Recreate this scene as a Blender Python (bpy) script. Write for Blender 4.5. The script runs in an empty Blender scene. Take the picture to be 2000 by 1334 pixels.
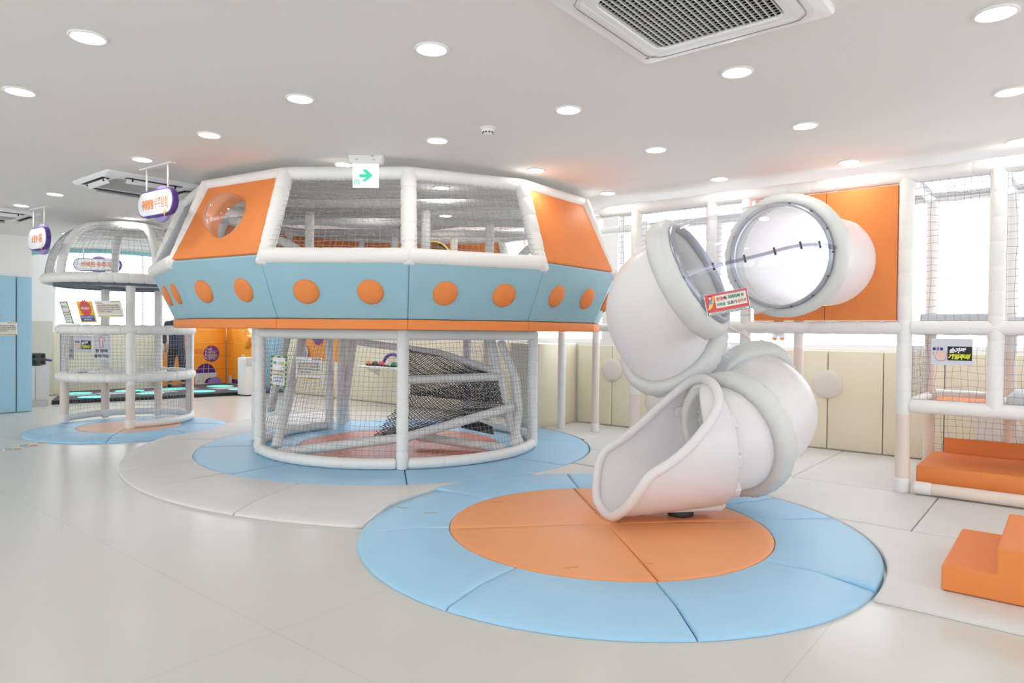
import bpy, bmesh, math, random
from mathutils import Vector, Matrix
R = random.Random(7)
PI = math.pi
scn = bpy.context.scene
COL = scn.collection
# ---------------------------------------------------------------- camera
F, CAMH = 1333.0, 1.36
PITCH, ROLL = math.atan(19 / 1333), 0.0096
cd = bpy.data.cameras.new('camera'); cam = bpy.data.objects.new('camera', cd); COL.objects.link(cam)
cd.sensor_width = 36; cd.lens = 24.0; cd.clip_start = .05; cd.clip_end = 200
CM = Matrix.Rotation(PI / 2 - PITCH, 3, 'X') @ Matrix.Rotation(ROLL, 3, 'Z')
cam.matrix_world = Matrix.Translation((0, 0, CAMH)) @ CM.to_4x4()
scn.camera = cam
# ---------------------------------------------------------------- world, exposure
w = bpy.data.worlds.new('daylight'); scn.world = w; w.use_nodes = True
bg = w.node_tree.nodes['Background']; bg.inputs[0].default_value = (.89, .95, 1.04, 1); bg.inputs[1].default_value = 4.1
vs = scn.view_settings; vs.view_transform = 'Standard'; vs.look = 'None'; vs.exposure = 0.02; vs.gamma = 1; vs.use_curve_mapping = False
scn.cycles.max_bounces = 12; scn.cycles.diffuse_bounces = 5; scn.cycles.glossy_bounces = 4
scn.cycles.transmission_bounces = 8; scn.cycles.transparent_max_bounces = 20
scn.cycles.caustics_reflective = False; scn.cycles.caustics_refractive = False; scn.cycles.sample_clamp_indirect = 6

# ---------------------------------------------------------------- picking points while surveying the photograph
def ray(x, y): return CM @ Vector(((x - 1000) / F, (667 - y) / F, -1))
def at(x, y, Y):
    d = ray(x, y); return Vector((0, 0, CAMH)) + d * (Y / d.y)
def fl(x, y, z=0.0):
    d = ray(x, y); return Vector((0, 0, CAMH)) + d * ((z - CAMH) / d.z)
U = Vector((.774, -.633, 0)).normalized(); V = Vector((.633, .774, 0)).normalized(); Z = Vector((0, 0, 1))
def uv(u, v, z=0.0): return U * u + V * v + Z * z
def atv(x, y, v):
    d = ray(x, y); return Vector((0, 0, CAMH)) + d * (v / d.dot(V))
CEIL = 2.82

# ---------------------------------------------------------------- materials
def srgb(c):
    return tuple(((x / 255) / 12.92 if x / 255 <= .04045 else ((x / 255 + .055) / 1.055) ** 2.4) for x in c) + (1,)
MATS = {}
def mat(name, c, rough=.5, bump=0.0, bscale=60, var=0.0, vscale=3, trans=0.0, metal=0.0, emit=0.0, spec=.5, coat=0):
    if name in MATS: return MATS[name]
    m = bpy.data.materials.new(name); m.use_nodes = True; nt = m.node_tree; b = nt.nodes['Principled BSDF']
    b.inputs['Base Color'].default_value = srgb(c); b.inputs['Roughness'].default_value = rough; b.inputs['Metallic'].default_value = metal
    b.inputs['Specular IOR Level'].default_value = spec
    if coat: b.inputs['Coat Weight'].default_value = coat; b.inputs['Coat Roughness'].default_value = .15
    tc = nt.nodes.new('ShaderNodeTexCoord')
    if bump:
        n = nt.nodes.new('ShaderNodeTexNoise'); n.inputs['Scale'].default_value = bscale; n.inputs['Detail'].default_value = 4
        nt.links.new(tc.outputs['Object'], n.inputs['Vector'])
        bp = nt.nodes.new('ShaderNodeBump'); bp.inputs['Strength'].default_value = bump; bp.inputs['Distance'].default_value = .01
        nt.links.new(n.outputs['Fac'], bp.inputs['Height']); nt.links.new(bp.outputs['Normal'], b.inputs['Normal'])
    if var:
        n = nt.nodes.new('ShaderNodeTexNoise'); n.inputs['Scale'].default_value = vscale; n.inputs['Detail'].default_value = 3
        nt.links.new(tc.outputs['Object'], n.inputs['Vector'])
        r = nt.nodes.new('ShaderNodeMapRange'); r.inputs['From Min'].default_value = .3; r.inputs['From Max'].default_value = .7
        r.inputs['To Min'].default_value = 1 - var; r.inputs['To Max'].default_value = 1 + var
        nt.links.new(n.outputs['Fac'], r.inputs['Value'])
        h = nt.nodes.new('ShaderNodeHueSaturation'); h.inputs['Color'].default_value = srgb(c)
        nt.links.new(r.outputs['Result'], h.inputs['Value']); nt.links.new(h.outputs['Color'], b.inputs['Base Color'])
    if emit:
        b.inputs['Emission Color'].default_value = srgb(c); b.inputs['Emission Strength'].default_value = emit
    if trans:
        t = nt.nodes.new('ShaderNodeBsdfTranslucent'); t.inputs['Color'].default_value = srgb(c)
        mx = nt.nodes.new('ShaderNodeMixShader'); mx.inputs[0].default_value = trans
        out = nt.nodes['Material Output']
        nt.links.new(b.outputs[0], mx.inputs[1]); nt.links.new(t.outputs[0], mx.inputs[2]); nt.links.new(mx.outputs[0], out.inputs[0])
    MATS[name] = m; return m
def clear(name, tint=(250, 252, 255), gl=.05, rough=.03, haze=0.0):
    m = bpy.data.materials.new(name); m.use_nodes = True; nt = m.node_tree
    for n in list(nt.nodes):
        if n.type != 'OUTPUT_MATERIAL': nt.nodes.remove(n)
    out = [n for n in nt.nodes][0]
    t = nt.nodes.new('ShaderNodeBsdfTransparent'); t.inputs[0].default_value = srgb(tint)
    g = nt.nodes.new('ShaderNodeBsdfGlossy'); g.inputs['Roughness'].default_value = rough
    lw = nt.nodes.new('ShaderNodeLayerWeight'); lw.inputs[0].default_value = .5
    pw = nt.nodes.new('ShaderNodeMath'); pw.operation = 'POWER'; pw.inputs[1].default_value = 4.0; nt.links.new(lw.outputs['Facing'], pw.inputs[0])
    f = nt.nodes.new('ShaderNodeMath'); f.operation = 'MULTIPLY_ADD'; f.inputs[1].default_value = gl * 9; f.inputs[2].default_value = gl; nt.links.new(pw.outputs[0], f.inputs[0])
    mx = nt.nodes.new('ShaderNodeMixShader')
    nt.links.new(f.outputs[0], mx.inputs[0]); nt.links.new(t.outputs[0], mx.inputs[1]); nt.links.new(g.outputs[0], mx.inputs[2])
    if haze:
        d = nt.nodes.new('ShaderNodeBsdfTranslucent'); d2 = nt.nodes.new('ShaderNodeBsdfDiffuse'); ad = nt.nodes.new('ShaderNodeAddShader'); nt.links.new(d.outputs[0], ad.inputs[0]); nt.links.new(d2.outputs[0], ad.inputs[1])
        m2 = nt.nodes.new('ShaderNodeMixShader'); m2.inputs[0].default_value = haze; nt.links.new(mx.outputs[0], m2.inputs[1]); nt.links.new(ad.outputs[0], m2.inputs[2]); mx = m2
    nt.links.new(mx.outputs[0], out.inputs[0]); MATS[name] = m; return m
def seam_mat(name, c, rough, w_, h_, off, ang, line=.0025, spec=.4, dark=.82, bump=.06):
    """sheet flooring: a plain colour with straight welded seams and a faint uneven surface"""
    m = mat(name, c, rough, bump, 9, .015, 1.2, spec=spec); nt = m.node_tree; b = nt.nodes['Principled BSDF']
    tc = nt.nodes.new('ShaderNodeTexCoord'); mp = nt.nodes.new('ShaderNodeMapping'); mp.inputs['Rotation'].default_value = (0, 0, ang)
    br = nt.nodes.new('ShaderNodeTexBrick'); br.offset = off; br.inputs['Scale'].default_value = 1
    br.inputs['Mortar Size'].default_value = line; br.inputs['Brick Width'].default_value = w_; br.inputs['Row Height'].default_value = h_
    br.inputs['Mortar Smooth'].default_value = .3
    nt.links.new(tc.outputs['Object'], mp.inputs[0]); nt.links.new(mp.outputs[0], br.inputs[0])
    src = b.inputs['Base Color'].links[0].from_socket
    mx = nt.nodes.new('ShaderNodeMix'); mx.data_type = 'RGBA'; mx.blend_type = 'MULTIPLY'
    mx.inputs[7].default_value = (dark, dark, dark, 1)
    nt.links.new(br.outputs['Fac'], mx.inputs[0]); nt.links.new(src, mx.inputs[6]); nt.links.new(mx.outputs[2], b.inputs['Base Color'])
    return m
ORANGE = mat('orange_vinyl', (234, 140, 76), .62, .10, 14, .02, spec=.3)
ORANGE_MAT = mat('orange_mat_vinyl', (240, 160, 104), .45, .12, 7, .02)
BLUE = mat('blue_vinyl', (150, 191, 204), .5, .10, 14, .02)
BLUE_MAT = mat('blue_mat_vinyl', (164, 208, 236), .45, .14, 6, .02)
GREY_MAT = mat('pale_grey_vinyl', (222, 219, 214), .5, .14, 6, .015)
PEACH = mat('peach_vinyl', (246, 196, 166), .5, .08, 8)
CREAM = mat('cream_pad', (238, 228, 204), .55, .08, 12, .01)
CREAM2 = mat('beige_disc_pad', (230, 222, 212), .55, .08, 12)
WHITE = mat('white_vinyl', (240, 238, 233), .5, .12, 18)
POSTC = mat('beige_sleeve', (236, 220, 206), .55, .08, 25)
PLASTIC = mat('white_moulded_plastic', (248, 246, 246), .3, .03, 5, trans=.28)
COLLAR = mat('grey_vinyl_cover', (214, 216, 212), .5, .2, 22)
CLEARM = clear('clear_plastic', (246, 248, 252), gl=.06, haze=.07)
BUBBLE = clear('bubble_plastic', gl=.09, rough=.02, haze=.03)
GLASS = clear('window_glass', (255, 255, 255), gl=.03, rough=.01)
PAINT = mat('white_paint', (238, 236, 233), .7, .03, 40)
CEILP = mat('ceiling_paint', (238, 235, 231), .8, .02, 40)
NET = mat('net_cord', (150, 150, 162), .7)
DNET = mat('dark_net_cord', (60, 60, 66), .7)
METAL = mat('galvanised_flange', (172, 176, 186), .35, .1, 30, metal=.6)
STEEL = mat('bolt_steel', (90, 92, 98), .4, metal=.7)
BLACK = mat('black_plastic', (20, 20, 22), .5)
DGREY = mat('dark_grey', (66, 66, 68), .6)
LGREY = mat('light_grey', (205, 206, 208), .6)
PURPLE = mat('purple_board', (92, 62, 150), .5)
LILAC = mat('lilac_board', (168, 150, 214), .5)
SIGNW = mat('sign_white', (240, 243, 250), .5)
SIGNO = mat('sign_orange', (240, 146, 72), .5)
YEL = mat('print_yellow', (244, 200, 60), .6)
LAMP = mat('lamp_glow', (255, 252, 246), .5, emit=48.0)
TEAL = mat('teal_trim', (150, 208, 212), .6)
PAPER = mat('paper_white', (236, 238, 244), .55)
RED = mat('print_red', (222, 84, 86), .6)
INK = mat('print_black', (26, 24, 28), .6)
PGREEN = mat('print_green', (34, 128, 92), .6)
PBLUE = mat('print_blue', (62, 96, 170), .6)
NAVY = mat('print_navy', (40, 52, 150), .6)
TAN = mat('print_tan', (236, 190, 104), .6)
SAND = mat('print_sand', (226, 220, 192), .6)
SKIN = mat('print_skin', (238, 205, 190), .6)

# ---------------------------------------------------------------- mesh building
class MB:
    def __init__(s): s.v = []; s.f = []; s.m = []; s.sm = []; s.mats = []
    def mi(s, m):
        if m not in s.mats: s.mats.append(m)
        return s.mats.index(m)
    def add(s, vs, fs, m, smooth=False, T=None):
        o = len(s.v); k = s.mi(m)
        s.v += [tuple(T @ Vector(p)) if T is not None else tuple(p) for p in vs]
        for f in fs: s.f.append([i + o for i in f]); s.m.append(k); s.sm.append(smooth)
        return s
    def bm(s, b, m, smooth=False, T=None):
        b.verts.index_update(); s.add([v.co.copy() for v in b.verts], [[v.index for v in f.verts] for f in b.faces], m, smooth, T); b.free(); return s
    def box(s, m, size, T=None, bev=0.0, seg=2, loc=(0, 0, 0)):
        b = bmesh.new(); bmesh.ops.create_cube(b, size=1)
        for v in b.verts: v.co = Vector((v.co.x * size[0] + loc[0], v.co.y * size[1] + loc[1], v.co.z * size[2] + loc[2]))
        if bev: bmesh.ops.bevel(b, geom=b.edges[:], offset=bev, segments=seg, affect='EDGES', profile=.5)
        return s.bm(b, m, bev > 0, T)
    def prism(s, m, pts, thick, bev=0.0, seg=2):
        """pts: planar outline; the solid lies behind it by the vector thick"""
        b = bmesh.new(); t = Vector(thick); n = len(pts)
        a = [b.verts.new(p) for p in pts]; c = [b.verts.new(Vector(p) + t) for p in pts]
        b.faces.new(a); b.faces.new(c[::-1])
        for i in range(n): b.faces.new((a[i], c[i], c[(i + 1) % n], a[(i + 1) % n]))
        bmesh.ops.recalc_face_normals(b, faces=b.faces[:])
        if bev: bmesh.ops.bevel(b, geom=b.edges[:], offset=bev, segments=seg, affect='EDGES', profile=.6)
        return s.bm(b, m, bev > 0)
    def rings(s, m, rings, closed_u=True, closed_v=False, smooth=True, caps=False):
        n = len(rings[0]); o = len(s.v); k = s.mi(m)
        for r in rings: s.v += [tuple(p) for p in r]
        L = len(rings)
        for i in range(L if closed_v else L - 1):
            for j in range(n if closed_u else n - 1):
                a = o + i * n + j; b_ = o + i * n + (j + 1) % n; i2 = (i + 1) % L
                s.f.append([a, b_, o + i2 * n + (j + 1) % n, o + i2 * n + j]); s.m.append(k); s.sm.append(smooth)
        if caps:
            s.f.append([o + j for j in range(n)][::-1]); s.m.append(k); s.sm.append(False)
            s.f.append([o + (L - 1) * n + j for j in range(n)]); s.m.append(k); s.sm.append(False)
        return s
    def tube(s, m, pts, r, n=12, closed=False, caps=True, smooth=True):
        pts = [Vector(p) for p in pts]; L = len(pts); rs = r if isinstance(r, (list, tuple)) else [r] * L
        rg = []; nrm = None
        for i, p in enumerate(pts):
            if closed: t = pts[(i + 1) % L] - pts[i - 1]
            else: t = pts[min(i + 1, L - 1)] - pts[max(i - 1, 0)]
            t.normalize()
            if nrm is None:
                nrm = Z.cross(t) if abs(t.z) < .95 else Vector((1, 0, 0)).cross(t)
            nrm = (nrm - t * nrm.dot(t)).normalized(); bn = t.cross(nrm)
            rg.append([p + (nrm * math.cos(2 * PI * j / n) + bn * math.sin(2 * PI * j / n)) * rs[i] for j in range(n)])
        return s.rings(m, rg, True, closed, smooth, caps and not closed)
    def padded(s, m, pts, r, step=.12, n=12, closed=False, pinch=.07):
        """foam sleeves slipped on a pole: a soft bulge between joints"""
        pts = [Vector(p) for p in pts]
        if closed: pts = pts + [pts[0]]
        d = [0]
        for a, b in zip(pts, pts[1:]): d.append(d[-1] + (b - a).length)
        T = d[-1]; k = max(1, round(T / step)); st = T / k; out = []; rs = []
        def P(x):
            x = min(max(x, 0), T)
            for i in range(len(d) - 1):
                if x <= d[i + 1] + 1e-9:
                    return pts[i].lerp(pts[i + 1], (x - d[i]) / max(1e-9, d[i + 1] - d[i]))
            return pts[-1].copy()
        for i in range(k):
            for fr, q in ((0, 1 - 1.5 * pinch), (.035, 1 - .75 * pinch), (.12, 1 - .22 * pinch), (.5, 1.0), (.88, 1 - .22 * pinch), (.965, 1 - .75 * pinch)):
                out.append(P(i * st + fr * st)); rs.append(r * q)
        if closed: return s.tube(m, out, rs, n, True)
        out.append(P(T)); rs.append(r * (1 - 1.5 * pinch))
        # rounded ends
        t0 = (out[1] - out[0]).normalized(); t1 = (out[-1] - out[-2]).normalized()
        out = [out[0] - t0 * r * .25] + out + [out[-1] + t1 * r * .25]; rs = [r * .6] + rs + [r * .6]
        return s.tube(m, out, rs, n)
    def lathe(s, m, prof, n=24, T=None, smooth=True, caps=False):
        rg = [[(r * math.cos(2 * PI * j / n), r * math.sin(2 * PI * j / n), z) for j in range(n)] for r, z in prof]
        o = len(s.v); s.rings(m, rg, True, False, smooth, caps)
        if T is not None:
            for i in range(o, len(s.v)): s.v[i] = tuple(T @ Vector(s.v[i]))
        return s
    def net(s, m, S, nu, nv, r=.0022, jit=.12, k=8, sub=None):
        """cord net over the surface S(a, b); cords wander a little like a hung net"""
        su = sub or min(nv, 14); sv = sub or min(nu, 14)
        def cord(pts): s.tube(m, pts, r, 3, False, False, False)
        for i in range(nu + 1):
            a0 = i / nu; ph = R.uniform(0, 6)
            cord([S(min(1, max(0, a0 + (0 if i in (0, nu) else jit / nu * math.sin(ph + 9 * j / su) + R.uniform(-jit, jit) / nu * .5))), j / su) for j in range(su + 1)])
        for i in range(nv + 1):
            b0 = i / nv; ph = R.uniform(0, 6)
            cord([S(j / sv, min(1, max(0, b0 + (0 if i in (0, nv) else jit / nv * math.sin(ph + 9 * j / sv) + R.uniform(-jit, jit) / nv * .5)))) for j in range(sv + 1)])
        return s
    def out(s, name, parent=None, **kw):
        me = bpy.data.meshes.new(name)
        if parent is not None:
            org = Vector(parent['_o']); vv = [tuple(Vector(p) - org) for p in s.v]
        else:
            xs = [p[0] for p in s.v]; ys = [p[1] for p in s.v]; zs = [p[2] for p in s.v]
            org = Vector(((min(xs) + max(xs)) / 2, (min(ys) + max(ys)) / 2, min(zs))); vv = [tuple(Vector(p) - org) for p in s.v]
        me.from_pydata(vv, [], s.f)
        for m in s.mats: me.materials.append(m)
        me.polygons.foreach_set('material_index', s.m); me.polygons.foreach_set('use_smooth', s.sm); me.update()
        o = bpy.data.objects.new(name, me); COL.objects.link(o)
        if parent is not None: o.parent = parent; o['_o'] = parent['_o']
        else: o.location = org; o['_o'] = tuple(org)
        for a, b in kw.items(): o[a] = b
        return o
def thing(name, label, cat, loc, group=None):
    o = bpy.data.objects.new(name, None); COL.objects.link(o); o.location = loc; o.empty_display_size = .1
    o['label'] = label; o['category'] = cat; o['_o'] = tuple(loc)
    if group: o['group'] = group
    return o
def tag(o, label, cat, group=None):
    o['label'] = label; o['category'] = cat
    if group: o['group'] = group
    return o
def lerp(a, b, t): return a + (b - a) * t
def quad(p00, p10, p11, p01):
    return lambda a, b: (Vector(p00) * (1 - a) + Vector(p10) * a) * (1 - b) + (Vector(p01) * (1 - a) + Vector(p11) * a) * b
def sagged(S, n, sag):
    n = Vector(n).normalized()
    return lambda a, b: S(a, b) + n * (sag * 16 * a * (1 - a) * b * (1 - b) + .3 * sag * math.sin(7 * a + 3 * b) * math.sin(PI * a) * math.sin(PI * b))
def arc(c, r, a0, a1, n, z=None):
    return [Vector((c[0] + r * math.sin(lerp(a0, a1, i / n)), c[1] - r * math.cos(lerp(a0, a1, i / n)), c[2] if z is None else z)) for i in range(n + 1)]
def frame(o, ex, ey):
    ex = Vector(ex).normalized(); ey = Vector(ey); ey = (ey - ex * ey.dot(ex)).normalized(); ez = ex.cross(ey)
    m = Matrix((ex, ey, ez)).transposed().to_4x4(); m.translation = Vector(o); return m
# lettering: text outlines turned into mesh and kept inside the sheet they are printed on
def text_geo(txt, bold=.0, shear=0.0):
    cu = bpy.data.curves.new('t', 'FONT'); cu.body = txt; cu.align_x = 'CENTER'; cu.align_y = 'CENTER'; cu.size = 1; cu.offset = bold; cu.shear = shear; cu.resolution_u = 2
    ob = bpy.data.objects.new('t', cu); me = ob.to_mesh()
    vs = [v.co.copy() for v in me.vertices]; fs = [list(p.vertices) for p in me.polygons]
    ob.to_mesh_clear(); bpy.data.objects.remove(ob); bpy.data.curves.remove(cu); return vs, fs
class Sheet:
    """a printed sheet: local x 0..w, y 0..h, facing ez; bend(x, y) -> depth"""
    def __init__(s, T, w, h, m, thick=.004, bend=None):
        s.T = T; s.w = w; s.h = h; s.b = MB(); s.bend = bend or (lambda x, y: 0.0); s.l = 0
        n = 10 if bend else 1
        for zz in (0, -thick):
            vs = [(w * i / n, h * j / n, zz) for j in range(n + 1) for i in range(n + 1)]
            fs = [[j * (n + 1) + i, j * (n + 1) + i + 1, (j + 1) * (n + 1) + i + 1, (j + 1) * (n + 1) + i] for j in range(n) for i in range(n)]
            s.put(vs, fs if zz == 0 else [f[::-1] for f in fs], m, 0)
    def put(s, vs, fs, m, layer): s.b.add([s.T @ Vector((p[0], p[1], p[2] + layer * .0012 + s.bend(p[0] / s.w, p[1] / s.h))) for p in vs], fs, m)
    def rect(s, x0, y0, x1, y1, m, layer=1):
        n = 8; W, H = s.w, s.h
        vs = [(W * lerp(x0, x1, i / n), H * lerp(y0, y1, j / n), 0) for j in range(n + 1) for i in range(n + 1)]
        s.put(vs, [[j * (n + 1) + i, j * (n + 1) + i + 1, (j + 1) * (n + 1) + i + 1, (j + 1) * (n + 1) + i] for j in range(n) for i in range(n)], m, layer); return s
    def poly(s, pts, m, layer=1): s.put([(s.w * x, s.h * y, 0) for x, y in pts], [list(range(len(pts)))], m, layer); return s
    def disc(s, x, y, r, m, layer=1, n=20, a0=0, a1=2 * PI):  # r in units of the width
        return s.poly([(x + r * math.cos(lerp(a0, a1, i / n)), y + r * s.w / s.h * math.sin(lerp(a0, a1, i / n))) for i in range(n + (0 if a1 - a0 > 6.2 else 1))], m, layer)
    def text(s, t, x, y, size, m, layer=3, bold=.02, width=None, shear=0.0):
        """size: cap height box as a share of the sheet height; width: squeeze to that share of the sheet width"""
        vs, fs = text_geo(t, bold, shear)
        if not vs: return s
        k = size * s.h; xs = [v.x for v in vs]; sx = k
        if width: sx = width * s.w / (max(xs) - min(xs))
        cx = (max(xs) + min(xs)) / 2; ys = [v.y for v in vs]; cy = (max(ys) + min(ys)) / 2
        s.put([(s.w * x + (v.x - cx) * sx, s.h * y + (v.y - cy) * k, 0) for v in vs], fs, m, layer); return s
    def out(s, name, label=None, cat=None, group=None, parent=None):
        o = s.b.out(name, parent)
        if label: tag(o, label, cat, group)
        return o
# ================================================================ the room
def struct(o): o['kind'] = 'structure'; return o
WB, WL, WT, WR, WF = 8.39, -15.8, -13.0, 6.5, -5.0      # wall positions along V / U
FLOORM = seam_mat('vinyl_sheet_floor', (214, 211, 201), .25, 100, 1.9, 0, math.radians(-50.7) , spec=.45, dark=.86, bump=.05)
b = MB(); b.prism(FLOORM, [uv(WL - .3, WF - .3), uv(WR + .3, WF - .3), uv(WR + .3, WB + .3), uv(WL - .3, WB + .3)], (0, 0, -.1)); fo = struct(b.out('floor'))
b = MB(); edge = [uv(WT - 3, WF), uv(WR, WF), uv(WR, 6.94), uv(-13.8, 6.94), uv(-13.8, 5.5), uv(-13.95, 5.0), uv(-14.4, 4.6), uv(-15.2, 4.35), uv(WL, 4.3), uv(WL, WF)]
edge = [p + Z * CEIL for p in edge[1:]]
b.prism(CEILP, edge[::-1], (0, 0, .33)); b.prism(CEILP, [uv(WL - .3, WF - .3, 3.15), uv(WR + .3, WF - .3, 3.15), uv(WR + .3, WB + .3, 3.15), uv(WL - .3, WB + .3, 3.15)][::-1], (0, 0, .12)); struct(b.out('ceiling'))
b = MB(); tp = [p for p in edge[2:8]]; tp = [p - Z * .075 for p in tp]
for p, q in zip(tp, tp[1:]):
    t = (q - p).normalized(); nn = Z.cross(t) * -.015
    b.prism(TEAL, [p + nn, q + nn, q + nn + Z * .074, p + nn + Z * .074], -nn * 1.6)
struct(b.out('trim_1'))
def wall(name, P0, P1, nrm, wins, h=3.15, th=.2):
    """wall from P0 to P1, its inner face on the line, openings wins = [(s0, s1, z0, z1)] along it; windows made too"""
    P0 = Vector(P0); P1 = Vector(P1); L = (P1 - P0).length; t = (P1 - P0) / L; n = Vector(nrm) * -th; bb = MB()
    def piece(s0, s1, z0, z1):
        if s1 - s0 > .01 and z1 - z0 > .01: bb.prism(PAINT, [P0 + t * s0 + Z * z0, P0 + t * s1 + Z * z0, P0 + t * s1 + Z * z1, P0 + t * s0 + Z * z1], n)
    x = 0
    for s0, s1, z0, z1 in wins:
        piece(x, s0, 0, h); piece(s0, s1, 0, z0); piece(s0, s1, z1, h); x = s1
    piece(x, L, 0, h); struct(bb.out(name))
    for s0, s1, z0, z1 in wins:
        wall.k += 1; fr = MB(); q = lambda s, z, d=.5: P0 + t * s + Z * z + n * d
        def bar(a, c, d, e): fr.prism(PAINT, [q(a, d, .4), q(c, d, .4), q(c, e, .4), q(a, e, .4)], n * .25)
        bar(s0, s1, z0, z0 + .05); bar(s0, s1, z1 - .05, z1); bar(s0, s0 + .05, z0 + .05, z1 - .05); bar(s1 - .05, s1, z0 + .05, z1 - .05)
        k = max(1, round((s1 - s0) / 1.6))
        for i in range(1, k): m_ = lerp(s0, s1, i / k); bar(m_ - .02, m_ + .02, z0 + .05, z1 - .05)
        f = struct(fr.out('window_%d' % wall.k)); g = MB()
        for i in range(k):
            a, c = lerp(s0, s1, i / k) + .05, lerp(s0, s1, (i + 1) / k) - .05
            g.prism(GLASS, [q(a, z0 + .05, .5), q(c, z0 + .05, .5), q(c, z1 - .05, .5), q(a, z1 - .05, .5)], n * .03)
        g.out('glass_pane', f)
wall.k = 0
wall('wall_back', uv(WL, WB), uv(WR, WB), -V, [(.15, 10.6, 1.22, 3.05), (10.85, 16.2, 1.2, 3.05), (16.4, 22.1, 1.2, 3.05)])
wall('wall_left', uv(WL, WB), uv(WL, 3.4), U, [(.15, 3.6, 1.26, 3.05)])
wall('wall_side', uv(WT, 3.63), uv(WT, WF), U, [(4.2, 8.2, .9, 2.6)])
b = MB(); b.prism(PAINT, [uv(WL - .2, 3.4), uv(WT - .2, 3.4), uv(WT - .2, 3.63), uv(WL - .2, 3.63)], (0, 0, 3.15)); struct(b.out('wall_return'))
wall('wall_right', uv(WR, WB), uv(WR, WF), -U, [(.6, 5.8, .9, 2.75), (6.6, 12.8, .9, 2.75)])
wall('wall_front', uv(WL, WF), uv(WR, WF), V, [(4.5, 12, .6, 2.7), (13, 21.5, .6, 2.7)])

# wall padding under the windows
def wallpad(name, P0, P1, z0, z1, m, n, th=.05, label=None, cat=None, group=None, kind=None):
    bb = MB(); g = (P1 - P0).normalized() * .004
    bb.prism(m, [P0 + g + Z * z0 + n * th, P1 - g + Z * z0 + n * th, P1 - g + Z * z1 + n * th, P0 + g + Z * z1 + n * th], -n * (th - .001), .012)
    o = bb.out(name)
    if kind: o['kind'] = kind
    if label: tag(o, label, cat, group)
    return o
padlab = {-1: 'cream padded wall panel carrying the left half of the round pad behind the tube slide', 0: 'cream padded wall panel between the round pad and the play frame post',
          1: 'narrow visible cream wall panel just left of the beige frame post', -5: 'cream wall panel at the corner with the left half of the small far round pad'}
k0 = -6
for k in range(-6, 5):
    u0, u1 = -2.145 + .57 * k, -2.145 + .57 * (k + 1)
    if u0 < -5.62: continue
    lab = padlab.get(k) or ('cream padded wall panel, %s in the row from the inner corner under the windows' % ['first', 'second', 'third', 'fourth', 'fifth', 'sixth', 'seventh', 'eighth', 'ninth', 'tenth', 'eleventh', 'twelfth', 'thirteenth', 'fourteenth', 'fifteenth', 'sixteenth', 'seventeenth', 'eighteenth', 'nineteenth'][k - k0])
    wallpad('wall_pad', uv(u0, WB - .002), uv(u1, WB - .002), .055, 1.18, CREAM, -V, label=lab, cat='wall pad', group='cream wall pads right of the inner corner')
struct(wallpad('trim_2', uv(-15.74, WB - .002), uv(-6.45, WB - .002), .01, 1.2, CREAM, -V))
def discpad(u, z, r, label):
    bb = MB(); T = frame(uv(u, WB - .053, z), U, Z); bb.lathe(CREAM2, [(r, 0), (r, .012), (r * .97, .02), (r * .6, .026), (0.001, .028)], 40, T)
    tag(bb.out('round_wall_pad'), label, 'wall pad', 'round beige pads on the cream wall panels')
discpad(-2.145, .795, .165, 'large round beige wall pad right of the tube slide')
discpad(-4.99, .84, .165, 'round beige wall pad far left, seen beside the tube slide and thin post')
discpad(-4.3, .42, .165, 'low round beige wall pad half hidden behind the slide mouth')
discpad(-.55, .42, .2, 'low round beige wall pad seen through the net above the orange platform')
# return partition at the inner corner
W0 = uv(-5.62, WB)
bb = MB(); c = [W0, W0 - V * .95, W0 - V * .95 - U * .5, W0 - U * .5]
bb.prism(CREAM, [p + Z * .01 for p in c][::-1], (0, 0, 1.19), .02); tag(bb.out('padded_column_wrap'), 'cream padded box at the inner corner behind the spaceship', 'padding')
# far cream padding on the left wall
struct(wallpad('trim_3', uv(WL + .002, 4.75), uv(WL + .002, WB - .1), .01, 1.27, CREAM, U))
wallpad('trim_4', uv(WL + .002, 3.7), uv(WL + .002, 4.2), .01, 1.48, mat('greige_pad', (208, 204, 190), .55), U, .12, kind='structure')
wallpad('trim_5', uv(WL + .002, 4.2), uv(WL + .002, 4.74), .01, 1.48, MATS['greige_pad'], U, .12, kind='structure')
# blue padded panels on the left
for i, (v0, v1, lab) in enumerate(((3.41, 3.62, 'narrow light blue padded panel at the wall end, by the grey cabinet'), (2.78, 3.40, 'tall light blue padded panel cut by the left edge, behind the notice'))):
    wallpad('tall_wall_pad', uv(WT + .002, v0), uv(WT + .002, v1), .01, 2.16, mat('sky_blue_pad', (160, 204, 224), .5, .08, 10), U, .06, lab, 'wall pad', 'tall light blue wall pads')

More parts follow.
